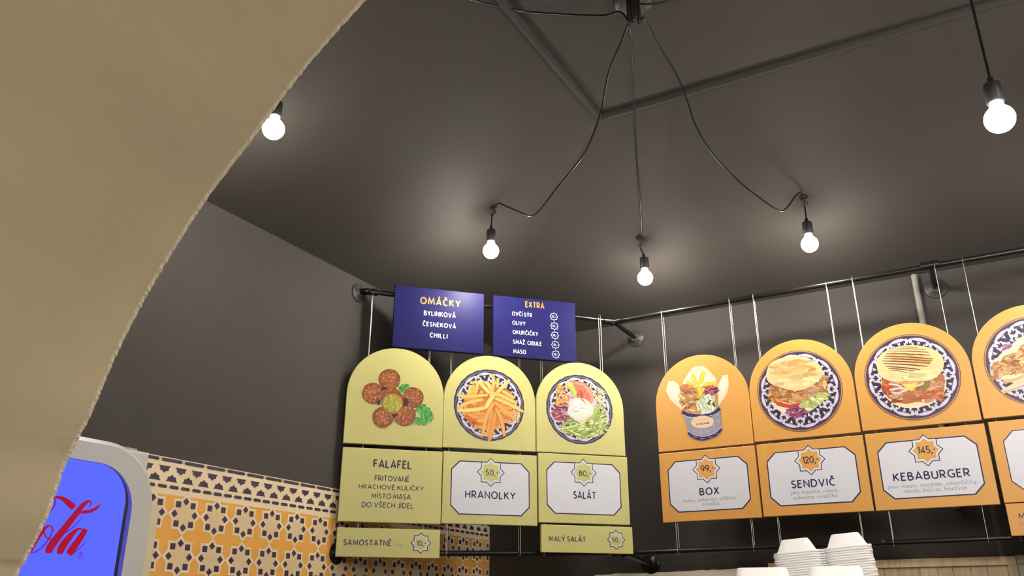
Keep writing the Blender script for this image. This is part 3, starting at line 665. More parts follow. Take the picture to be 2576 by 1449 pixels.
def draw_burger(P):
    base = [(360, 900), (420, 1020), (520, 1110), (680, 1165), (860, 1160), (1050, 1100), (1180, 1010), (1235, 900), (1240, 800), (1190, 700), (360, 780)]
    P.fan((800, 950), base, (230, 200, 150), (236, 218, 176))
    P.poly([(365, 780), (800, 720), (1190, 690), (1225, 800), (1205, 900), (1120, 990), (940, 1060), (700, 1110), (540, 1080), (430, 1000), (370, 900)], (176, 104, 66))
    P.shreds(120, lambda R: (R.uniform(460, 1180), R.uniform(790, 1060)), (60, 150), (24, 56), CHICK, (-0.6, 0.8))
    P.shreds(40, in_ell(440, 880, 60, 110), (50, 110), (20, 40), [(196, 90, 44), (216, 116, 60), (180, 70, 36)], (0.4, 1.6))
    P.shreds(34, in_ell(1010, 960, 150, 60), (60, 150), (18, 36), [(200, 100, 52), (216, 130, 76)], (-0.7, 0))
    for q in ([(470, 920), (560, 900), (680, 900)], [(500, 950), (600, 960), (720, 900)], [(460, 840), (560, 850), (640, 880)], [(800, 870), (890, 850), (930, 810)]): P.stroke(q, 26, (232, 220, 216), (206, 180, 176))
    P.stroke([(985, 800), (960, 880), (900, 960)], [60, 60, 20], (150, 130, 62), (120, 104, 48))
    P.fan((750, 850), [(600, 820), (860, 800), (840, 870), (768, 938)], (248, 220, 112), (236, 200, 96)); P.stroke([(560, 812), (690, 830), (850, 806)], 24, (226, 170, 84), (206, 146, 70))
    P.shreds(12, in_ell(560, 1070, 60, 24), (60, 120), (10, 18), [(150, 70, 36)], (-0.3, 0.1))
    bun = [(298, 580), (315, 490), (380, 420), (470, 370), (620, 325), (780, 312), (920, 330), (1060, 370), (1150, 430), (1200, 520), (1200, 610), (1160, 690), (1050, 775), (900, 800), (720, 800), (560, 810), (440, 785), (350, 730), (310, 660)]
    bun = [(p[0], p[1]) for p in catmull([(*p, 0) for p in bun + bun[:1]], 4)][:-1]
    P.fan((740, 520), bun, (236, 196, 136), (228, 208, 152))
    P.shreds(20, in_ell(740, 710, 340, 50), (100, 260), (40, 60), [(232, 212, 158), (226, 204, 146)], (-0.2, 0.1), dark=1.0)
    P.shreds(20, in_ell(720, 500, 280, 110), (120, 260), (26, 50), [(232, 180, 116), (228, 172, 106)], (0, 0.3), dark=1.0)
    dark = (92, 46, 34)
    for i, (a, b, q) in enumerate((((600, 340), (860, 350), 9), ((500, 365), (960, 375), 10), ((440, 395), (1000, 410), 12), ((420, 430), (1020, 450), 14), ((400, 462), (1060, 500), 16), ((390, 495), (1040, 530), 17), ((375, 528), (1020, 560), 18), ((390, 562), (985, 600), 18), ((410, 600), (890, 645), 17), ((450, 628), (800, 662), 14), ((470, 650), (710, 685), 10))):
        m_ = ((a[0] + b[0]) / 2, (a[1] + b[1]) / 2 - 6); P.stroke([a, m_, b], [q * 0.5, q, q * 0.7], dark, (150, 92, 62))
def draw_wrap(P):
    # the far half, beyond the edge of the photograph
    P.fan((1150, 620), [(800, 380), (980, 300), (1200, 300), (1420, 420), (1480, 600), (1380, 760), (1150, 880), (860, 930), (800, 700)], (236, 206, 150), (240, 220, 180))
    P.shreds(150, in_ell(1080, 640, 270, 170), (60, 150), (18, 40), MEAT + [(214, 130, 70), (196, 116, 66)], (-1.0, 0.3))
    P.stroke([(820, 900), (1080, 830), (1400, 660)], [70, 80, 40], (240, 206, 166), (232, 190, 150))
    P.fan((760, 700), [(425, 780), (470, 660), (560, 560), (700, 480), (800, 380), (860, 420), (860, 900), (700, 930), (560, 890)], (236, 206, 150), (240, 220, 180))
    P.shreds(160, lambda R: (lambda t: (450 + 380 * t, 780 - 250 * t * R.random() - 40 * t + R.uniform(-50, 90)))(R.random()), (50, 140), (16, 36), MEAT + [(214, 130, 70), (196, 116, 66)], (-1.0, 0.3))
    P.shreds(14, in_ell(590, 530, 60, 40), (30, 80), (10, 20), [(170, 96, 140), (190, 130, 160)], (-0.8, -0.2))
    P.shreds(20, in_ell(780, 450, 60, 40), (50, 110), (14, 30), [(240, 226, 170), (244, 236, 210)], (-0.8, 0.2))
    P.stroke([(545, 1025), (700, 960), (860, 890)], [40, 80, 70], (240, 206, 166), (232, 190, 150))
    P.stroke([(540, 1030), (700, 985), (860, 925)], 8, (150, 120, 140))
    P.stroke([(560, 900), (680, 890), (800, 840)], 34, (232, 180, 110), (216, 150, 84))

def food_board(kind, s0, s1, z0, z1, label, crop, draw, plate=None, seed=1, arched=True):
    b = board(kind, s0, s1, z0, z1, label, True)
    e, sc_, zb = b
    P = Print(mapper(kind, crop, sc_, zb), seed)
    if plate: plate_print(P, None, plate[0] - sc_, plate[1] - zb, plate[2], plate[3])
    draw(P); P.build('printed_picture', e)
    return b
food_board('green', 0.2582, 0.6455, 0.6235, 1.0185, 'green arched board picturing brown falafel balls with parsley', (860, 880, 260 / 1570), draw_falafel, None, 1)
food_board('green', 0.6465, 1.0335, 0.6275, 1.0185, 'green arched board picturing french fries on a patterned plate', (1120, 900, 230 / 1449), draw_fries, (0.836, 0.810, 0.1475, False), 2)
food_board('green', 1.0376, 1.4280, 0.6285, 1.0200, 'green arched board picturing a mixed salad on a patterned plate', (1350, 910, 230 / 1449), draw_salad, (1.2290, 0.8165, 0.1475, False), 3)
bx = food_board('orange', -1.1805, -0.7890, 0.634, 1.0235, 'orange arched board picturing a paper cup box of meat and fries', (1630, 880, 270 / 1565), draw_box, None, 4)
food_board('orange', -0.7855, -0.3925, 0.639, 1.0285, 'orange arched board picturing a plain bun sandwich on a plate', (1890, 850, 280 / 1623), draw_sandwich, (-0.5940, 0.8225, 0.1605, True), 5)
food_board('orange', -0.3857, 0.0072, 0.642, 1.0310, 'orange arched board picturing a bun with dark grill stripes', (2150, 810, 310 / 1664), draw_burger, (-0.1905, 0.8245, 0.1615, True), 6)
food_board('orange', 0.0135, 0.4065, 0.645, 1.0345, 'orange arched board picturing a filled wrap, cut off by the right edge', (2400, 760, 176 / 797), draw_wrap, (0.2110, 0.8280, 0.1620, True), 7)
# lettering on the printed cup
mp = mapper('orange', (1630, 880, 270 / 1565), bx[1], bx[2])
a, b_ = mp(712, 1106), mp(902, 1082)
kb = caps('KEBAB', 0.0, math.dist(a, b_), 0.0, 0.0088, bx[0], M['navy_print'], y=0.0, weight=0.16)
kb.location = (a[0], -0.0060, a[1]); kb.rotation_euler = (0, -math.atan2(b_[1] - a[1], b_[0] - a[0]), 0)
a, b_ = mp(645, 1050), mp(912, 1024)
lettering('Samarkand', a[0], b_[0], a[1], 0.0078, bx[0], M['grey_print'], y=-0.0060, bold=-0.018, slope=(b_[1] - a[1]) / (b_[0] - a[0]), shear=0.35)

# ---- text boards, green row
b = board('green', 0.2587, 0.6479, 0.3313, 0.6084, 'green board reading FALAFEL with four lines of text below')
text_on(b, 'FALAFEL', 0.3785, 0.5272, 0.5342, 0.0322, 'navy_print', bold=0.010)
text_on(b, 'FRITOVANÉ', 0.3866, 0.5199, 0.4850, 0.0210, 'navy_print', bold=0.004)
text_on(b, 'HRACHOVÉ KULIČKY', 0.3287, 0.5779, 0.4532, 0.0178, 'navy_print', bold=0.004)
text_on(b, 'MÍSTO MASA', 0.3784, 0.5286, 0.4190, 0.0196, 'navy_print', bold=0.004)
text_on(b, 'DO VŠECH JÍDEL', 0.3437, 0.5413, 0.3857, 0.0196, 'navy_print', bold=0.004)
b = board('green', 0.6513, 1.0375, 0.3349, 0.6117, 'green board reading HRANOLKY with a 50 price star')
price_frame(b, 'green', '50,-', 0.8230, 0.8762, 0.5235, 0.0235, (0.8445, 0.4737, 0.1612, 0.1040, 0.0340), (0.8450, 0.5362, 0.0572))
text_on(b, 'HRANOLKY', 0.7418, 0.9467, 0.4325, 0.0302, 'navy_print', y=-0.0009, bold=0.010)
b = board('green', 1.0435, 1.4340, 0.3495, 0.6244, 'green board reading SALÁT with an 80 price star')
price_frame(b, 'green', '80,-', 1.2160, 1.2700, 0.5370, 0.0235, (1.2380, 0.4880, 0.1612, 0.1040, 0.0340), (1.2380, 0.5515, 0.0572))
text_on(b, 'SALÁT', 1.1903, 1.2889, 0.4457, 0.0308, 'navy_print', y=-0.0009, bold=0.010)
b = board('green', 0.2597, 0.6478, 0.2059, 0.3103, 'low green board reading SAMOSTATNĚ, hanging under the FALAFEL board')
text_on(b, 'SAMOSTATNĚ', 0.2852, 0.4634, 0.2467, 0.0208, 'navy_print', bold=0.006)
text_on(b, '1 ks', 0.4743, 0.5029, 0.2475, 0.0102, 'tan_print', bold=0.0)
price_frame(b, 'green', '10,-', 0.5576, 0.5951, 0.2498, 0.0190, None, (0.5745, 0.2599, 0.0390))
b = board('green', 1.0527, 1.4417, 0.2364, 0.3412, 'low green board reading MALÝ SALÁT, hanging under the SALÁT board')
text_on(b, 'MALÝ SALÁT', 1.0828, 1.2385, 0.2785, 0.0201, 'navy_print', bold=0.006)
price_frame(b, 'green', '50,-', 1.3511, 1.3924, 0.2800, 0.0190, None, (1.3687, 0.2901, 0.0390))
# ---- text boards, orange row
Ko = DO / 3.0
OB = [(-1.0562, -0.7046, 0.3152, 0.5606), (-0.6981, -0.3475, 0.3166, 0.5618), (-0.3405, 0.0102, 0.3165, 0.5631)]
OB = [tuple(v_ * Ko for v_ in q) for q in OB]
b = board('orange', *OB[0], 'orange board reading BOX with a 99 price star')
cx = (OB[0][0] + OB[0][1]) / 2
price_frame(b, 'orange', '99,-', -1.0090, -0.9545, 0.5400, 0.0262, (cx, 0.4895, 0.1630, 0.1020, 0.0340), (cx - 0.002, 0.5505, 0.0572))
text_on(b, 'BOX', -1.0220, -0.9424, 0.4482, 0.0300, 'navy_print', bold=0.010)
text_on(b, 'maso, zelenina, příloha,', -1.0917, -0.8743, 0.4262, 0.0128, 'grey_print', bold=-0.004)
text_on(b, 'omáčka', -1.0165, -0.9463, 0.4088, 0.0128, 'grey_print', bold=-0.004)
b = board('orange', *OB[1], 'orange board reading SENDVIČ with a 120 price star')
cx = (OB[1][0] + OB[1][1]) / 2
price_frame(b, 'orange', '120,-', -0.6140, -0.5534, 0.5403, 0.0262, (cx, 0.4908, 0.1630, 0.1020, 0.0340), (cx - 0.002, 0.5525, 0.0572))
text_on(b, 'SENDVIČ', -0.6653, -0.5056, 0.4515, 0.0300, 'navy_print', bold=0.010)
text_on(b, 'pita houska, maso,', -0.6697, -0.4998, 0.4298, 0.0128, 'grey_print', bold=-0.004)
text_on(b, 'zelenina, omáčka', -0.6622, -0.5048, 0.4108, 0.0128, 'grey_print', bold=-0.004)
b = board('orange', *OB[2], 'orange board reading KEBABURGER with a 145 price star')
cx = (OB[2][0] + OB[2][1]) / 2
price_frame(b, 'orange', '145,-', -0.2137, -0.1539, 0.5415, 0.0262, (cx, 0.4918, 0.1630, 0.1020, 0.0340), (cx - 0.002, 0.5535, 0.0572))
text_on(b, 'KEBABURGER', -0.3080, -0.0608, 0.4515, 0.0300, 'navy_print', bold=0.010)
text_on(b, 'pita, maso, cheddar, okurčičky,', -0.3288, -0.0412, 0.4278, 0.0128, 'grey_print', bold=-0.004)
text_on(b, 'cibule, kečup, horčice', -0.2805, -0.0805, 0.4098, 0.0128, 'grey_print', bold=-0.004)
b = board('orange', 0.0235, 0.4165, 0.3575, 0.6325, 'orange board with a white label, cut off by the right edge')
flat('label_border', [octagon(0.0, 0.1375, 0.1630, 0.1020, 0.0340)], M['navy_print'], b[0], -0.0004)
flat('label_field', [octagon(0.0, 0.1375, 0.1600, 0.0990, 0.0328)], M['white_print'], b[0], -0.0006)
b = board('orange', 0.0250, 0.4180, 0.2500, 0.3545, 'low orange board at the right edge, only its first letter in view')
mp = mapper('orange', (1620, 1040, 0.3711), b[1], b[2])
a, a2, a3, a4 = mp(2541, 715), mp(2590, 705), mp(2548, 757), mp(2574, 754)
caps('M', a[0], a2[0], a[1], 0.0190, b[0], M['navy_print'], weight=0.15)
lettering('to', a3[0], a4[0], a3[1], 0.0110, b[0], M['grey_print'], bold=0.0)
# ---- blue boards
b = board('blue', 0.4252, 0.8075, 1.0222, 1.2906, 'blue board reading OMÁČKY with three sauces', y0=-0.004)
text_on(b, 'OMÁČKY', 0.5321, 0.7055, 1.2180, 0.0320, 'gold_print', bold=0.016)
text_on(b, 'BYLINKOVÁ', 0.5498, 0.6857, 1.1690, 0.0220, 'white_print', bold=0.016)
text_on(b, 'ČESNEKOVÁ', 0.5464, 0.6883, 1.1222, 0.0205, 'white_print', bold=0.016)
text_on(b, 'CHILLI', 0.5781, 0.6538, 1.0750, 0.0215, 'white_print', bold=0.016)
b = board('blue', 0.8487, 1.2203, 1.0194, 1.2898, 'blue board headed EXTRA with a list of five toppings', y0=-0.004)
text_on(b, 'EXTRA', 0.9905, 1.0780, 1.2480, 0.0285, 'gold_print', bold=0.016)
for s_, x0, x1, zb, zs, pr in (('OVČÍ SÝR', 0.9310, 1.0217, 1.2045, 1.2172, '10,-'), ('OLIVY', 0.9326, 0.9915, 1.1630, 1.1742, '10,-'), ('OKURČIČKY', 0.9336, 1.0481, 1.1214, 1.1320, '10,-'),
                           ('SMAŽ. CIBULE', 0.9352, 1.0636, 1.0784, 1.0895, '10,-'), ('MASO', 0.9362, 0.9933, 1.0362, 1.0470, '40,-')):
    text_on(b, s_, x0, x1, zb, 0.0190, 'white_print', bold=0.014)
    xs = 1.1206 + (1.2172 - zs) * 0.033
    flat('star_border', [star8(xs - b[1], zs - b[2], 0.0195)], M['white_print'], b[0], -0.0006)
    flat('star_field', [star8(xs - b[1], zs - b[2], 0.0160)], M['blue'], b[0], -0.0009)
    caps(pr, xs - b[1] - 0.0095, xs - b[1] + 0.0095, zs - b[2] - 0.0055, 0.0105, b[0], M['white_print'], y=-0.0012, weight=0.17, gap=0.26)

# ------------------------------------------------------------------ pipe rails
RY, PR = 0.037, 0.0105
def rail(name, label, zl, zt, z_o, low):
    loc = room(-1.37, DO + RY, zt)
    e = empty(name, loc, 0, label, 'pipe rail')
    W = lambda p: tuple(np.array(p) - loc)
    tee = opt(-1.372, RY, zt)
    # left end: where the green heading meets the left wall
    s_l = 0.335 if not low else 0.30
    gl = gpt(s_l, RY, zl)
    gr = tee
    MB().tube([W(gl), W(gr)], PR, 14).build('pipe', M['black_iron'], e)
    MB().tube([W(tee), W(opt(1.0, RY, z_o))], PR, 14).build('pipe', M['black_iron'], e)
    fit = MB()
    g1 = TG * 0.022; fit.tube([W(gl - g1 * 0.4), W(gl + g1)], 0.0145, 14)
    fit.tube([W(gl + g1 * 0.6), W(gl + g1)], 0.0165, 14)
    # elbow to the flange on the left wall
    wl = -TO * 1.0                                    # towards the left wall
    a_gl = float((gl - CAMP) @ TO); gap = a_gl + DL
    p1 = gl - TG * 0.012; pe = p1 - TG * 0.012 + wl * 0.008; pw = pe + wl * max(0.004, (float((pe - CAMP) @ TO) + DL) - 0.006)
    fit.tube([W(p) for p in catmull([p1, pe, pe + wl * 0.02, pw], 5)], 0.0150, 12)
    fit.build('elbow', M['black_iron'], e)
    base = pw
    fl = MB().lathe([(0.042, 0.006), (0.042, 0.001), (0.040, -0.001), (0.020, -0.002), (0.019, -0.014), (0.015, -0.014)], 28, W(base), tuple(wl))
    fl.build('flange', M['steel'] if not low else M['black_iron'], e)
    tf = MB()
    tf.tube([W(tee - TG * 0.045), W(tee - TG * 0.006)], 0.0148, 14); tf.tube([W(tee - TG * 0.045), W(tee - TG * 0.037)], 0.0168, 14)
    tf.tube([W(tee + TO * 0.004), W(tee + TO * 0.042)], 0.0148, 14); tf.tube([W(tee + TO * 0.034), W(tee + TO * 0.042)], 0.0168, 14)
    tf.lathe([(0.005, -0.019), (0.0165, -0.013), (0.0165, 0.013), (0.005, 0.019)], 14, W(tee))
    tf.build('tee_fitting', M['black_iron'], e)
    for a_, drop in ((-1.372, 0.030 if low else 0.0), (0.75 if low else -0.062, 0.0)):
        q = opt(a_, RY, zt if a_ < -1 else z_o); wallp = room(a_ + (0.012 if low else 0), DR, q[2] - CAMH - drop)
        MB().tube([W(q), W(wallp - NO * 0.004)], PR, 12).build('stub_pipe', M['black_iron'], e)
        MB().lathe([(0.042, 0.0), (0.042, -0.005), (0.040, -0.007), (0.020, -0.008), (0.019, -0.020), (0.015, -0.020)], 28, W(wallp), tuple(NO)).build('flange', M['steel'] if not low else M['black_iron'], e)
        if a_ > -1: MB().tube([W(q - TO * 0.032), W(q + TO * 0.032)], 0.0150, 14).tube([W(q - TO * 0.032), W(q - TO * 0.024)], 0.0168, 14).tube([W(q + TO * 0.024), W(q + TO * 0.032)], 0.0168, 14).build('tee_fitting', M['black_iron'], e)
    return e
rail('pipe_rail', 'upper black pipe rail that carries the hanging boards', 1.266, 1.248, 1.256, False)
rail('pipe_rail', 'lower black pipe rail behind and below the hanging boards', 0.220, 0.244, 0.249, True)

# hanging wires: a loop over the upper rail down to the lower one, two strands each
def hang(side, s_, zt, zb, label):
    P = (lambda y, z: np.array(side(s_, y, z)))
    o0 = P(RY, zt); L = lambda p: tuple(p - o0)
    e = empty('hanging_wire', o0, 0, label, 'wire', 'steel wires between the two pipe rails')
    r_ = PR + 0.0017
    arc = [P(RY - r_ * math.cos(t), zt + r_ * math.sin(t)) for t in [math.pi * k / 8 for k in range(9)]]
    low = [P(RY + r_ * math.cos(t), zb - r_ * math.sin(t)) for t in [math.pi * k / 8 for k in range(9)]]
    MB().tube([L(p) for p in [low[-1]] + arc + [low[0]]], 0.00125, 6).build('strand', M['wire'], e)
    MB().tube([L(p) for p in low], 0.00125, 6).build('bottom_loop', M['wire'], e)
gz = lambda s_: 1.266 - 0.018 * (s_ - 0.33) / 1.06
lz = lambda s_: 0.220 + 0.024 * (s_ - 0.30) / 1.09
for s_, t in ((0.3385, 'left wire of the FALAFEL boards'), (0.588, 'right wire of the FALAFEL boards'), (0.680, 'left wire of the HRANOLKY boards'), (0.974, 'right wire of the HRANOLKY boards'), (1.074, 'left wire of the SALÁT boards'), (1.350, 'right wire of the SALÁT boards')):
    hang(gpt, s_, gz(s_), lz(s_), 'thin steel hanging ' + t)
for s_, t in ((-1.137, 'left wire of the BOX boards'), (-0.837, 'right wire of the BOX boards'), (-0.736, 'left wire of the SENDVIČ boards'), (-0.443, 'right wire of the SENDVIČ boards'),
              (-0.343, 'left wire of the KEBABURGER boards'), (-0.046, 'right wire of the KEBABURGER boards'), (0.0500, 'wire of the boards at the right edge')):
    hang(opt, s_, 1.248 + 0.008 * (s_ + 1.37) / 2.37, 0.244 + 0.005 * (s_ + 1.37) / 2.37, 'thin steel hanging ' + t)
# grey conduit down the right wall behind the grill-striped bun board
cb = room(-0.132, DR - 0.0135, 0.38)
e = empty('conduit_pipe', cb, AO, 'grey painted conduit down the wall behind the KEBABURGER boards', 'conduit')
MB().tube([(0, 0, 0), (0, 0, 0.945)], 0.0125, 14).build('tube', M['conduit'], e)
for z_ in (0.12, 0.62):
    MB().box(-0.022, 0.022, 0.0100, 0.0135, z_, z_ + 0.018).tube([(-0.013, 0.006, z_ + 0.009), (-0.009, -0.0105, z_ + 0.009), (0, -0.0138, z_ + 0.009), (0.009, -0.0105, z_ + 0.009), (0.013, 0.006, z_ + 0.009)], 0.003, 8).build('clip', M['conduit'], e)

# ------------------------------------------------------------------ printed wall panel with star pattern (left wall; local x towards the corner, y into the wall)
CREAM, CREAM2, YEL, INK = (214, 194, 158), (200, 176, 138), (216, 158, 74), (62, 54, 74)
wp = empty('patterned_wall_panel', TO * -(DL - 0.004) + CAMP, AO + math.pi / 2, 'cream and yellow star patterned panel on the left wall beside the fridge', 'wall panel')
wp.scale = (KR, 1, KR)
S0, S1, PZ0, PZ1 = 1.56, 3.590, -0.62, 0.4415
MB().box(S0, S1, 0, 0.0035, PZ0, PZ1).build('backing', mat('cream_laminate', [v_ * 1.27 for v_ in lin(CREAM)], 0.32, noise=0.03, scale=6), wp)
MB().box(S0, S1, -0.0016, 0.0030, PZ1 - 0.0012, PZ1 + 0.0010).build('edge_strip', M['raw_plaster'], wp)
class Flat2:
    def __init__(s, y): s.mb = MB(); s.y = y
    def poly(s, pts): s.mb.add([(x, s.y, z) for x, z in pts], [tuple(range(len(pts)))])
    def clip(s, pts, lo=1.703, hi=3.588, zlo=PZ0 + 0.002, zhi=9):
        for ax, lim, keep in ((0, lo, 1), (0, hi, -1), (1, zlo, 1), (1, zhi, -1)):
            out = []
            for i in range(len(pts)):
                p, q = pts[i - 1], pts[i]; a_, b2 = (p[ax] - lim) * keep, (q[ax] - lim) * keep
                if (a_ < 0) != (b2 < 0):
                    t = a_ / (a_ - b2); out.append((p[0] + (q[0] - p[0]) * t, p[1] + (q[1] - p[1]) * t))
                if b2 >= 0: out.append(q)
            pts = out
            if len(pts) < 3: return
        s.poly(pts)
ink = lambda y: Flat2(y)
yel = Flat2(-0.0003); yel.poly([(1.585, PZ0 + 0.002), (3.588, PZ0 + 0.002), (3.588, 0.3365), (1.585, 0.3365)])
yel.mb.build('yellow_print', mat('yellow_laminate_print', [v_ * 1.25 for v_ in lin(YEL)], 0.32, noise=0.04, scale=10), wp)
star = Flat2(-0.0005); inner = Flat2(-0.0007); dots = Flat2(-0.0009)
PIT = 0.12
def star_shape(cx, cz, h, tip):
    w_ = tip - h; p = []
    for sx, sz in ((1, 0), (0, 1), (-1, 0), (0, -1)):
        tx, tz = -sz, sx
        for r_, o_ in ((h, -h), (h, -w_), (tip, 0), (h, w_)):
            p.append((cx + sx * r_ + tx * o_, cz + sz * r_ + tz * o_))
    return p
for i in range(-2, 16):
    for j in range(0, 8):
        cx, cz = 1.7975 + PIT * i, 0.2850 - PIT * j
        if cx < 1.62 or cz < PZ0 + 0.02: continue
        star.clip(star_shape(cx, cz, 0.0440, 0.0612), 1.585)
        inner.clip(star_shape(cx, cz, 0.0345, 0.0470), 1.585)
        for sx, sz in ((1, 0), (-1, 0), (0, 1), (0, -1)):
            x, z = cx + sx * 0.0375, cz + sz * 0.0380
            dots.clip([(x - 0.0118, z), (x, z - 0.0116), (x + 0.0118, z), (x, z + 0.0116)], 1.585)
            x, z = cx + (sx - sz) * 0.0272, cz + (sx + sz) * 0.0278
            dots.clip([(x - 0.0094, z - 0.0088), (x + 0.0094, z - 0.0088), (x + 0.0094, z + 0.0088), (x - 0.0094, z + 0.0088)], 1.585)
# border rows: long dashes, two rows of half stars, short dashes
for i in range(24):
    x0 = 1.6000 + 0.0847 * i + 0.0017; x1 = x0 + 0.0785
    dots.clip([(x0, 0.4346), (x0 + 0.005, 0.4300), (x1 - 0.005, 0.4300), (x1, 0.4346), (x1 - 0.005, 0.4393), (x0 + 0.005, 0.4393)], 1.585)
for i in range(48):
    x0 = 1.6020 + 0.04215 * i - 0.0005; x1 = x0 + 0.0357
    dots.clip([(x0, 0.3586), (x0 + 0.005, 0.3537), (x1 - 0.005, 0.3537), (x1, 0.3586), (x1 - 0.005, 0.3636), (x0 + 0.005, 0.3636)], 1.585)
half = [(-0.0212, 0), (0.0212, 0), (0.0160, 0.0060), (0.0150, 0.0135), (0.0068, 0.0147), (0, 0.0212), (-0.0068, 0.0147), (-0.0150, 0.0135), (-0.0160, 0.0060)]
for i in range(34):
    cx = 1.6122 + 0.0605 * i; dots.clip([(cx + x, 0.3738 + z) for x, z in half], 1.585)
    cx = 1.6420 + 0.0605 * i; dots.clip([(cx + x, 0.4172 - z) for x, z in half], 1.585)
star.mb.build('lattice_print', mat('cream_lattice_print', [v_ * 1.27 for v_ in lin(CREAM)], 0.32), wp)
inner.mb.build('star_print', mat('tan_star_print', [v_ * 1.35 for v_ in lin(CREAM2)], 0.32), wp)
dots.mb.build('dark_print', mat('ink_blue_print', lin(INK), 0.30, noise=0.15, scale=60), wp)
cs = MB(); random.seed(5)
cs.plate([(1.568, PZ0 + 0.004), (1.7035, PZ0 + 0.004), (1.7035, 0.300), (1.694, 0.304), (1.685, 0.300), (1.675, 0.306), (1.568, 0.304)], -0.0022, -0.0010, 0.0003)
cs.build('cover_strip', mat('cream_cover_strip', [v_ * 1.1 for v_ in lin((206, 190, 158))], 0.5, noise=0.06, scale=20), wp)

# ------------------------------------------------------------------ hooks, canopy and hanging bulbs
def cove_z(d): return float(np.interp(d, [p[0] for p in prof], [p[1] for p in prof]))
def ceil_hit(x, y):
    q = ray(x, y)
    for k in np.arange(0.3, 8, 0.002):
        p = q * k; d = min(p @ TO + DL, DR - p @ NO)
        if p[2] >= cove_z(d): return p + CAMP
canopy_c = ray(1592, -6); canopy_c = canopy_c * (ZC / canopy_c[2]) + CAMP
cn = empty('ceiling_canopy', canopy_c, AO, 'dark round ceiling canopy with cable grips where the lamp cords gather', 'ceiling canopy')
MB().lathe([(0.060, 0.0), (0.060, -0.018), (0.056, -0.026), (0.030, -0.028), (0.001, -0.028)], 36).build('cup', M['canopy'], cn)
grips = []
for (gx, gy), zl in (((1576, 48), 1.612), ((1590, 29), 1.622), ((1617, 36), 1.618), ((1562, 23), 1.625), ((1604, 10), 1.632)):
    q = ray(gx, gy); g = q * (zl / q[2]) + CAMP; d = g - canopy_c; rr = math.hypot(d[0], d[1])
    if rr > 0.046: d[:2] *= 0.046 / rr
    loc = Matrix.Rotation(-AO, 3, 'Z') @ Vector((d[0], d[1], 0)); grips.append(canopy_c + np.array([d[0], d[1], d[2]]))
    MB().lathe([(0.0065, -0.024), (0.0065, d[2] + 0.016), (0.0050, d[2] + 0.012), (0.0045, d[2]), (0.003, d[2])], 14, (loc.x, loc.y, 0)).build('cable_grip', M['black_plastic'], cn)
def bulb_lamp(label, bulb_c, cord_pts, hook=None, scale=1.0):
    """bulb_c: centre of the globe; cord_pts: world points from the canopy to the hook"""
    bulb_c = np.array(bulb_c); top = bulb_c + UP * 0.0985 * scale
    e = empty('pendant_lamp', bulb_c, 0, label, 'lamp', 'bare bulbs on black cords')
    k = scale
    MB().lathe([(0.001, 0.109 * k), (0.0064 * k, 0.109 * k), (0.0068 * k, 0.095 * k), (0.0135 * k, 0.094 * k), (0.0182 * k, 0.091 * k), (0.0188 * k, 0.086 * k), (0.0194 * k, 0.044 * k), (0.0175 * k, 0.0405 * k), (0.012 * k, 0.0405 * k)], 20).build('socket', M['black_plastic'], e)
    R0 = 0.0325 * k; pr = [(0.0132 * k, 0.043 * k), (0.0140 * k, 0.034 * k), (0.0195 * k, 0.0265 * k)]
    for t in range(9):
        a_ = math.radians(52 - t * (52 + 90) / 8); pr.append((max(R0 * math.cos(a_), 0.0006), R0 * math.sin(a_)))
    MB().lathe(pr, 20).build('bulb', M['bulb'], e)
    pts = [tuple(np.array(p) - bulb_c) for p in cord_pts] + [(0, 0, 0.106 * k)]
    MB().tube([tuple(p) for p in catmull(pts, 6)], 0.0031, 7).build('cord', M['cord'], e)
    return e
def hook_at(p, label):
    dL, dRr = (p - CAMP) @ TO + DL, DR - (p - CAMP) @ NO
    e = empty('ceiling_hook', p, AO, label, 'hook', 'hooks that guide the lamp cords')
    MB().lathe([(0.017, 0.006), (0.017, -0.002), (0.014, -0.005), (0.004, -0.006)], 18).build('base_plate', M['black_plastic'], e)
    MB().tube([tuple(q) for q in catmull([(0, 0, -0.003), (0, 0, -0.016), (0.010, 0, -0.022), (0.013, 0, -0.033), (0, 0, -0.042), (-0.012, 0, -0.034), (-0.011, 0, -0.026)], 5)], 0.0024, 8).build('hook_bend', M['steel'], e)
    return e
def swag(pix, r0, r1, start, end):
    """cord points seen at the given pixels, with the horizontal range running from r0 to r1"""
    L = [0.0]
    for i in range(1, len(pix)): L.append(L[-1] + math.dist(pix[i], pix[i - 1]))
    out = [start]
    for (x, y), l in zip(pix, L):
        t = (l + 20) / (L[-1] + 40); q = ray(x, y); rng = r0 + (r1 - r0) * t
        p = q * rng / math.hypot(q[0], q[1]); d = min(p @ TO + DL, DR - p @ NO); zc = cove_z(d) - 0.012
        if p[2] > zc: p = p * (zc / p[2])
        out.append(p + CAMP)
    return out + ([end] if end is not None else [])
hr = lambda p: math.hypot(p[0], p[1])
h2, h3, h4 = ceil_hit(1240, 520), ceil_hit(1609, 599), ceil_hit(2021, 496)
def under(h, x, y):
    q = ray(x, y); return q * hr(h) / hr(q) + CAMP
b2, b3, b4 = under(h2, 1235, 631), under(h3, 1623, 699), under(h4, 2037, 614)
c2 = swag([(1585, 50), (1564, 103), (1532, 179), (1508, 293), (1467, 390), (1402, 471), (1362, 523), (1337, 543), (1313, 536), (1269, 517), (1252, 512)], hr(grips[1]), hr(h2) - 0.02, grips[1], h2 - UP * 0.030)
bulb_lamp('bare lit bulb hanging above the blue OMÁČKY board', b2, c2 + [(h2 - UP * 0.05 + b2 * 0 + (b2 - h2) * np.array([1, 1, 0]) * 0.5)])
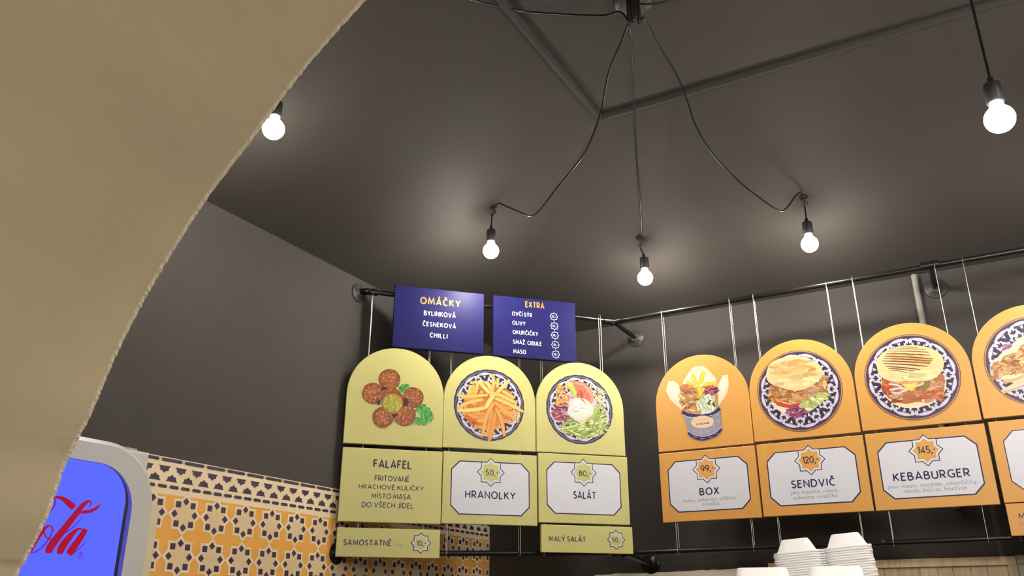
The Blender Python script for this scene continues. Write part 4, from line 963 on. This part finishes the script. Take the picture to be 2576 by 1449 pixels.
c3 = swag([(1580, 60), (1585, 72), (1590, 119), (1594.5, 244), (1600, 379), (1611, 515), (1614, 585)], hr(grips[0]), hr(h3) - 0.02, grips[0], h3 - UP * 0.036)
bulb_lamp('bare lit bulb in the middle, lowest of the three small ones', b3, c3)
c4 = swag([(1622, 46), (1650, 100), (1700, 184), (1727, 249), (1749, 314), (1792, 385), (1852, 450), (1901, 490), (1955, 527), (1977, 525), (2004, 490), (2015, 487)], hr(grips[2]), hr(h4) - 0.02, grips[2], h4 - UP * 0.030)
bulb_lamp('bare lit bulb hanging above the orange BOX and SENDVIČ boards', b4, c4)
hook_at(h2, 'black hook in the ceiling cove over the leftmost of three small bulbs')
hook_at(h3, 'black hook in the ceiling cove over the middle small bulb')
hook_at(h4, 'black hook in the ceiling cove over the rightmost of three small bulbs')
# the two near bulbs
b1 = ray(688, 324) * 1.0; b1 = b1 / hr(b1) * 2.28 + CAMP
def ceil_over(p):
    d = min((p - CAMP) @ TO + DL, DR - (p - CAMP) @ NO, 9); return np.array([p[0], p[1], cove_z(d) + CAMH])
h1 = ceil_over(b1)
c1 = swag([(1559, 30), (1511, 39), (1370, 33), (1288, 23), (1191, 0), (1080, -26), (950, -42), (830, -12), (760, 60)], hr(grips[3]), hr(h1), grips[3], h1 - UP * 0.03)
bulb_lamp('bare lit bulb half hidden by the cream arch at the left', b1, c1)
b5 = ray(2515, 299); b5 = b5 / hr(b5) * 2.06 + CAMP; h5 = ceil_over(b5)
c5 = swag([(1606, 12), (1624, 11), (1668, 6.5), (1689, 0), (1850, -50), (2050, -90), (2300, -120)], hr(grips[4]), hr(h5), grips[4], h5 - UP * 0.03) + [h5 - UP * 0.06, h5 - UP * 0.12]
bulb_lamp('largest bare lit bulb, hanging at the top right corner', b5, c5, scale=1.04)
b6 = ray(2720, 478); b6 = b6 / hr(b6) * 2.95 + CAMP; h6 = ceil_over(b6)
bulb_lamp('bare lit bulb just beyond the right edge of the frame', b6, [h6 + TO * 0.30 + UP * 0.055, h6 + TO * 0.14 - UP * 0.02, h6 - UP * 0.03, h6 - UP * 0.05])
b7 = room(0.90, 1.50, 1.33); h7 = ceil_over(b7); b8 = room(1.60, 2.40, 1.33); h8 = ceil_over(b8)  # two unseen bulbs added to light the boards and lower right wall
bulb_lamp('unseen bare bulb added above the frame, nearest the camera', b7, [h7 + TO * 0.30 + UP * 0.04, h7 + TO * 0.14 - UP * 0.01, h7 - UP * 0.03, h7 - UP * 0.05])
bulb_lamp('unseen bare bulb added farthest beyond the right edge', b8, [h8 + TO * 0.30 + UP * 0.04, h8 + TO * 0.14 - UP * 0.01, h8 - UP * 0.03, h8 - UP * 0.05])
for h_, l_ in ((h1, 'ceiling hook of the bulb behind the cream arch'), (h5, 'ceiling hook of the large bulb at the top right'), (h6, 'ceiling hook of the bulb beyond the right edge'), (h7, 'ceiling hook of the added bulb above the frame, nearest the camera'), (h8, 'ceiling hook of the added bulb farthest beyond the right edge')): hook_at(h_, l_)

# ------------------------------------------------------------------ drinks fridge against the left wall (local x along the wall, y into it, front at y = 0)
FX0, FX1, FT = 0.565, 1.174, 0.332
fr = empty('drinks_fridge', TO * -1.5 + np.array([0, 0, 0]) , AO + math.pi / 2, 'silver drinks fridge with a backlit blue header beside the patterned panel', 'fridge')
FH = CAMH                                           # local z is measured from the floor
fcx = (FX0 + FX1) / 2
def rrect(x0, x1, z0, z1, r_, n_=12):
    out = [(x0, z0), (x1, z0)]
    for k in range(n_ + 1):
        t = math.pi / 2 * k / n_; out.append((x1 - r_ + r_ * math.cos(t), z1 - r_ + r_ * math.sin(t)))
    for k in range(n_ + 1):
        t = math.pi / 2 + math.pi / 2 * k / n_; out.append((x0 + r_ + r_ * math.cos(t), z1 - r_ + r_ * math.sin(t)))
    return out
MB().box(FX0 + 0.004, FX1 - 0.004, 0.05, 0.615, 0.06, FH + FT - 0.003, 0.006).build('cabinet', M['fridge_dark'], fr)
HB = FH - 0.115
hd = MB()
hd.plate([(FX0, HB), (FX1, HB), (FX1, FH + 0.318), (FX0, FH + 0.318)], 0.016, 0.052, 0.006)
hd.plate(rrect(FX0 - 0.004, FX1 + 0.0165, HB, FH + 0.3225, 0.122, 16), 0.0, 0.026, 0.009)
hd.build('header_frame', M['fridge'], fr)
px0, px1 = 2 * fcx - 1.1235 + 0.02, 1.1165
MB().plate(rrect(px0 - 0.014, px1 + 0.0195, HB + 0.02, FH + 0.2775, 0.086, 14), -0.0030, 0.002, 0.0012).build('acrylic_lip', M['lip'], fr)
MB().plate(rrect(px0 - 0.006, px1 + 0.0085, HB + 0.023, FH + 0.2752, 0.076, 14), -0.0042, -0.0028, 0.0003).build('gasket', M['shadow_gap'], fr)
lp = MB().plate(rrect(px0, px1 - 0.001, HB + 0.025, FH + 0.2750, 0.070, 14), -0.0075, -0.0038, 0.0025).build('light_panel', M['glow'], fr)
for c_, sx in ((1.0, 1),):
    pass
# script lettering on the light panel
def fmap(X, Y):
    P = on_plane(X * 400 / 1571, 1080 + Y * 369 / 1449, -TO, 1.5 - 0.0077); return float(P @ NO), float(P[2]) + FH
class Ink:
    def __init__(s, fat=1.0): s.mb = MB(); s.k = 0; s.fat = fat
    def stroke(s, pts, w_, k=8):
        q = catmull([(p[0], p[1], ww) for p, ww in zip(pts, w_)], k); m = len(q); V = []; s.k += 1; y = -0.0077 - s.k * 1e-5
        for i, a_ in enumerate(q):
            d = q[min(i + 1, m - 1)][:2] - q[max(i - 1, 0)][:2]; d = d / (np.linalg.norm(d) or 1); nn = np.array([-d[1], d[0]]); h = max(a_[2], 2) / 2 * s.fat
            for sg in (1, -1):
                x, z = fmap(*(a_[:2] + nn * h * sg)); V.append((x, y, z))
        s.mb.add(V, [(2 * i, 2 * i + 1, 2 * i + 3, 2 * i + 2) for i in range(m - 1)])
    def poly(s, pts):
        s.k += 1; y = -0.0077 - s.k * 1e-5; s.mb.add([(fmap(*p)[0], y, fmap(*p)[1]) for p in pts], [tuple(range(len(pts)))])
rd = Ink(1.22); vi = Ink(0.85)
vi.stroke([(528, 668), (545, 710), (530, 765), (490, 815), (435, 860)], [12, 15, 16, 16, 12])
vi.stroke([(820, 855), (760, 930), (690, 990), (640, 1022), (598, 1040)], [7, 10, 11, 12, 12])
vi.stroke([(838, 1122), (790, 1170), (740, 1215), (690, 1250)], [12, 9, 9, 14])
vi.stroke([(300, 1222), (360, 1205), (430, 1150), (480, 1085), (510, 1020)], [12, 12, 13, 14, 13])
rd.stroke([(508, 690), (530, 676), (575, 672), (625, 688), (680, 730), (732, 775)], [6, 14, 22, 36, 50, 54])
rd.stroke([(875, 772), (897, 735), (892, 712), (865, 714), (820, 748), (765, 818), (700, 900), (630, 990), (570, 1065), (520, 1130), (485, 1190), (480, 1225)], [8, 12, 12, 22, 36, 46, 50, 54, 58, 62, 60, 44])
rd.poly([(782, 832), (822, 800), (885, 795), (945, 768), (1008, 722), (962, 790), (905, 822), (840, 835)])
rd.stroke([(515, 1020), (520, 980), (500, 955), (460, 962), (400, 1025), (345, 1090), (305, 1155), (285, 1205), (292, 1222)], [13, 13, 12, 20, 40, 56, 60, 56, 34])
rd.stroke([(438, 1000), (440, 1040), (470, 1075), (520, 1085)], [12, 12, 12, 10])
rd.stroke([(815, 1000), (790, 982), (745, 1002), (690, 1060), (635, 1130), (598, 1195), (592, 1232)], [12, 14, 26, 48, 58, 60, 40])
rd.stroke([(848, 988), (800, 1060), (745, 1140), (700, 1205), (682, 1238)], [40, 48, 56, 60, 42])
circ = [(795 + 30 * math.cos(t), 1247 + 33 * math.sin(t)) for t in [2 * math.pi * k / 20 for k in range(21)]]
vi.stroke(circ, [5] * 21, 2)
rd.mb.build('lettering', M['red_print'], lp); vi.mb.build('lettering', M['violet_print'], lp)
p_, q_ = fmap(783, 1262), fmap(808, 1260)
lettering('R', p_[0], q_[0], p_[1], 0.0085, lp, M['violet_print'], y=-0.0081, bold=0.0)
# door and base below the header (out of the frame)
dr = MB().plate([(FX0, 0.16), (FX1, 0.16), (FX1, HB - 0.006), (FX0, HB - 0.006)], 0.0, 0.045, 0.004)
dr = dr.build('door', M['fridge'], fr)
MB().plate([(FX0 + 0.05, 0.22), (FX1 - 0.05, 0.22), (FX1 - 0.05, HB - 0.06), (FX0 + 0.05, HB - 0.06)], -0.003, 0.004, 0.001).build('door_glass', M['shadow_gap'], dr)
MB().tube([(FX0 + 0.025, -0.004, 0.75), (FX0 + 0.025, -0.03, 0.78), (FX0 + 0.025, -0.03, 1.12), (FX0 + 0.025, -0.004, 1.15)], 0.008, 10).build('handle', M['black_plastic'], dr)
MB().box(FX0 + 0.01, FX1 - 0.01, 0.02, 0.60, 0.0, 0.155, 0.004).build('base_grille', M['fridge_dark'], fr)

# ------------------------------------------------------------------ right wall: framed pine board and green board
pb = empty('framed_pine_board', room(-0.414, DR, -0.295), AO, 'pine plank board in a light wooden frame under the orange boards', 'wooden board')
HWp, HT = 0.4390, 0.4985
fm = [('frame_rail', MB().box(-HWp, HWp, -0.026, -0.0002, HT - 0.030, HT, 0.002)), ('frame_rail', MB().box(-HWp, HWp, -0.026, -0.0002, 0, 0.030, 0.002)),
      ('frame_stile', MB().box(-HWp, -HWp + 0.030, -0.0255, -0.0002, 0.030, HT - 0.030, 0.002)), ('frame_stile', MB().box(HWp - 0.030, HWp, -0.0255, -0.0002, 0.030, HT - 0.030, 0.002))]
for nm, m_ in fm: m_.build(nm, M['pine'], pb)
random.seed(11); x = -HWp + 0.0305; e_ = HWp - 0.0305
while x < e_ - 0.005:
    w_ = min(random.choice((0.052, 0.060, 0.066, 0.072)), e_ - x)
    if e_ - (x + w_) < 0.02: w_ = e_ - x
    MB().box(x + 0.0006, x + w_ - 0.0006, -0.013 + random.uniform(-0.0008, 0.0008), -0.0003, 0.030, HT - 0.030, 0.0015).build('plank', M['pine'], pb); x += w_
gb = empty('framed_green_board', room(0.240, DR, -0.294), AO, 'dark green board in a pale greenish frame at the bottom right corner', 'board')
for x0, x1, z0, z1 in ((-0.215, 0.215, 0.470, 0.502), (-0.215, 0.215, 0, 0.032), (-0.215, -0.183, 0.032, 0.470), (0.183, 0.215, 0.032, 0.470)):
    MB().box(x0, x1, -0.022, -0.0002, z0, z1, 0.004).build('frame_rail', M['frost'], gb)
MB().box(-0.183, 0.183, -0.012, -0.0002, 0.032, 0.470, 0.001).build('board_face', M['board_green'], gb)

# ------------------------------------------------------------------ serving counter (below the frame) with stacks of foam containers
ct_top = -0.050
ct = empty('serving_counter', (0.62, 1.72, 0), math.radians(-24), 'tall dark serving counter under the white foam container stacks', 'counter')
MB().box(-0.75, 0.75, -0.42, 0.42, CAMH + ct_top - 0.035, CAMH + ct_top, 0.004).build('counter_top', M['steel_top'], ct)
MB().box(-0.72, 0.72, -0.39, 0.39, 0.08, CAMH + ct_top - 0.036, 0.004).build('counter_body', M['counter'], ct)
MB().box(-0.68, 0.68, -0.34, 0.34, 0.0, 0.08).build('plinth', M['black_plastic'], ct)
def tray_mesh(w_, d_, h_, sgn, ins):
    """inverted tray of an opened clamshell: rim, sloping walls, flat panel on top, thin shell"""
    def loop(hw, hd, r_, z_, n_=4):
        p = []
        for cx_, cy_, a0 in ((hw - r_, hd - r_, 0), (-hw + r_, hd - r_, 90), (-hw + r_, -hd + r_, 180), (hw - r_, -hd + r_, 270)):
            for k in range(n_ + 1):
                t = math.radians(a0 + 90 * k / n_); p.append((cx_ + r_ * math.cos(t) + sgn * (w_ / 2 + 0.004), cy_ + r_ * math.sin(t), z_))
        return p
    hw, hd, t = w_ / 2, d_ / 2, 0.0050
    rings = [loop(hw - 0.010, hd - 0.010, 0.016, 0.0), loop(hw, hd, 0.018, 0.0), loop(hw, hd, 0.018, t), loop(hw - 0.006, hd - 0.006, 0.016, t + 0.0004),
             loop(hw - 0.009, hd - 0.010, 0.015, t + 0.003), loop(hw - ins + 0.001, hd - 0.022, 0.012, h_ - 0.002), loop(hw - ins - 0.001, hd - 0.024, 0.010, h_), loop(hw - ins - 0.003, hd - 0.026, 0.008, h_)]
    n_ = len(rings[0]); v = [p for r_ in rings for p in r_]; f = []
    for i in range(len(rings) - 1):
        for k in range(n_):
            k2 = (k + 1) % n_; f.append((i * n_ + k, i * n_ + k2, (i + 1) * n_ + k2, (i + 1) * n_ + k))
    f.append(tuple(range((len(rings) - 1) * n_, len(rings) * n_)))
    inner = [loop(hw - 0.010, hd - 0.010, 0.016, 0.0), loop(hw - ins - 0.001, hd - 0.025, 0.011, h_ - 0.0045)]
    m_ = MB().add(v, f, 0, True); m_.add([p for r_ in inner for p in r_], [(k, (k + 1) % n_, n_ + (k + 1) % n_, n_ + k) for k in range(n_)] + [tuple(range(n_, 2 * n_))])
    return m_
FW, FD, FHh = 0.102, 0.128, 0.034
def container(loc, rot, label, proto=None, ins=0.0175):
    e = bpy.data.objects.new('foam_container', None); link(e); e.location = tuple(loc); e.rotation_euler = rot; e.empty_display_size = 0.02
    tag(e, label, 'container', 'stacked white foam containers')
    if proto is None:
        tray_mesh(FW, FD, FHh, -1, ins).build('base_tray', M['foam'], e); tray_mesh(FW, FD, FHh, 1, ins).build('lid_tray', M['foam'], e)
        MB().box(-0.0085, 0.0085, -FD / 2 + 0.010, FD / 2 - 0.010, 0.0003, 0.0044).build('hinge', M['foam'], e)
    else:
        for ch in proto.children:
            c = ch.copy(); link(c, e)
    return e
random.seed(21)
ORD = 'topmost second third fourth fifth sixth seventh eighth ninth tenth eleventh twelfth thirteenth fourteenth fifteenth sixteenth seventeenth eighteenth'.split()
def lab(k, which):
    if k == 0: return 'topmost white foam container of the ' + which
    if k < len(ORD): return 'white foam container, %s from the top of the %s' % (ORD[k], which)
    return 'white foam container low in the ' + which + ', below the frame'
def stack(cx, cy, z_top_rim, rz, lean, pitch, labels, ins):
    """nested inverted containers from the counter top up to the given height of the top one's rim"""
    zb = CAMH + ct_top; n_ = int((z_top_rim - ct_top) / pitch); proto = None
    for i in range(n_ + 1):
        z_ = zb + 0.0006 + i * pitch; k = (z_ - zb)
        j = random.gauss(0, 0.0008)
        l_ = Vector((cx, cy, z_)) + Vector((math.cos(rz), math.sin(rz), 0)) * (-(k - (z_top_rim - ct_top)) * math.tan(lean) + j)
        e = container(l_, (0, -lean * (1 if i > 1 else 0), rz + random.gauss(0, 0.004)), lab(n_ - i, labels), proto, ins)
        proto = proto or e
# rear, taller stack leans slightly to the left
q = ray(2070, 1388); q = q / hr(q) * 2.16
stack(q[0], q[1], q[2], math.radians(-22), math.radians(4.5), 0.0052, 'taller rear stack', 0.0215)
q = ray(2012, 1480); q = q / hr(q) * 1.50
stack(q[0], q[1], q[2], math.radians(-19), math.radians(0.0), 0.0052, 'lower front stack', 0.0135)
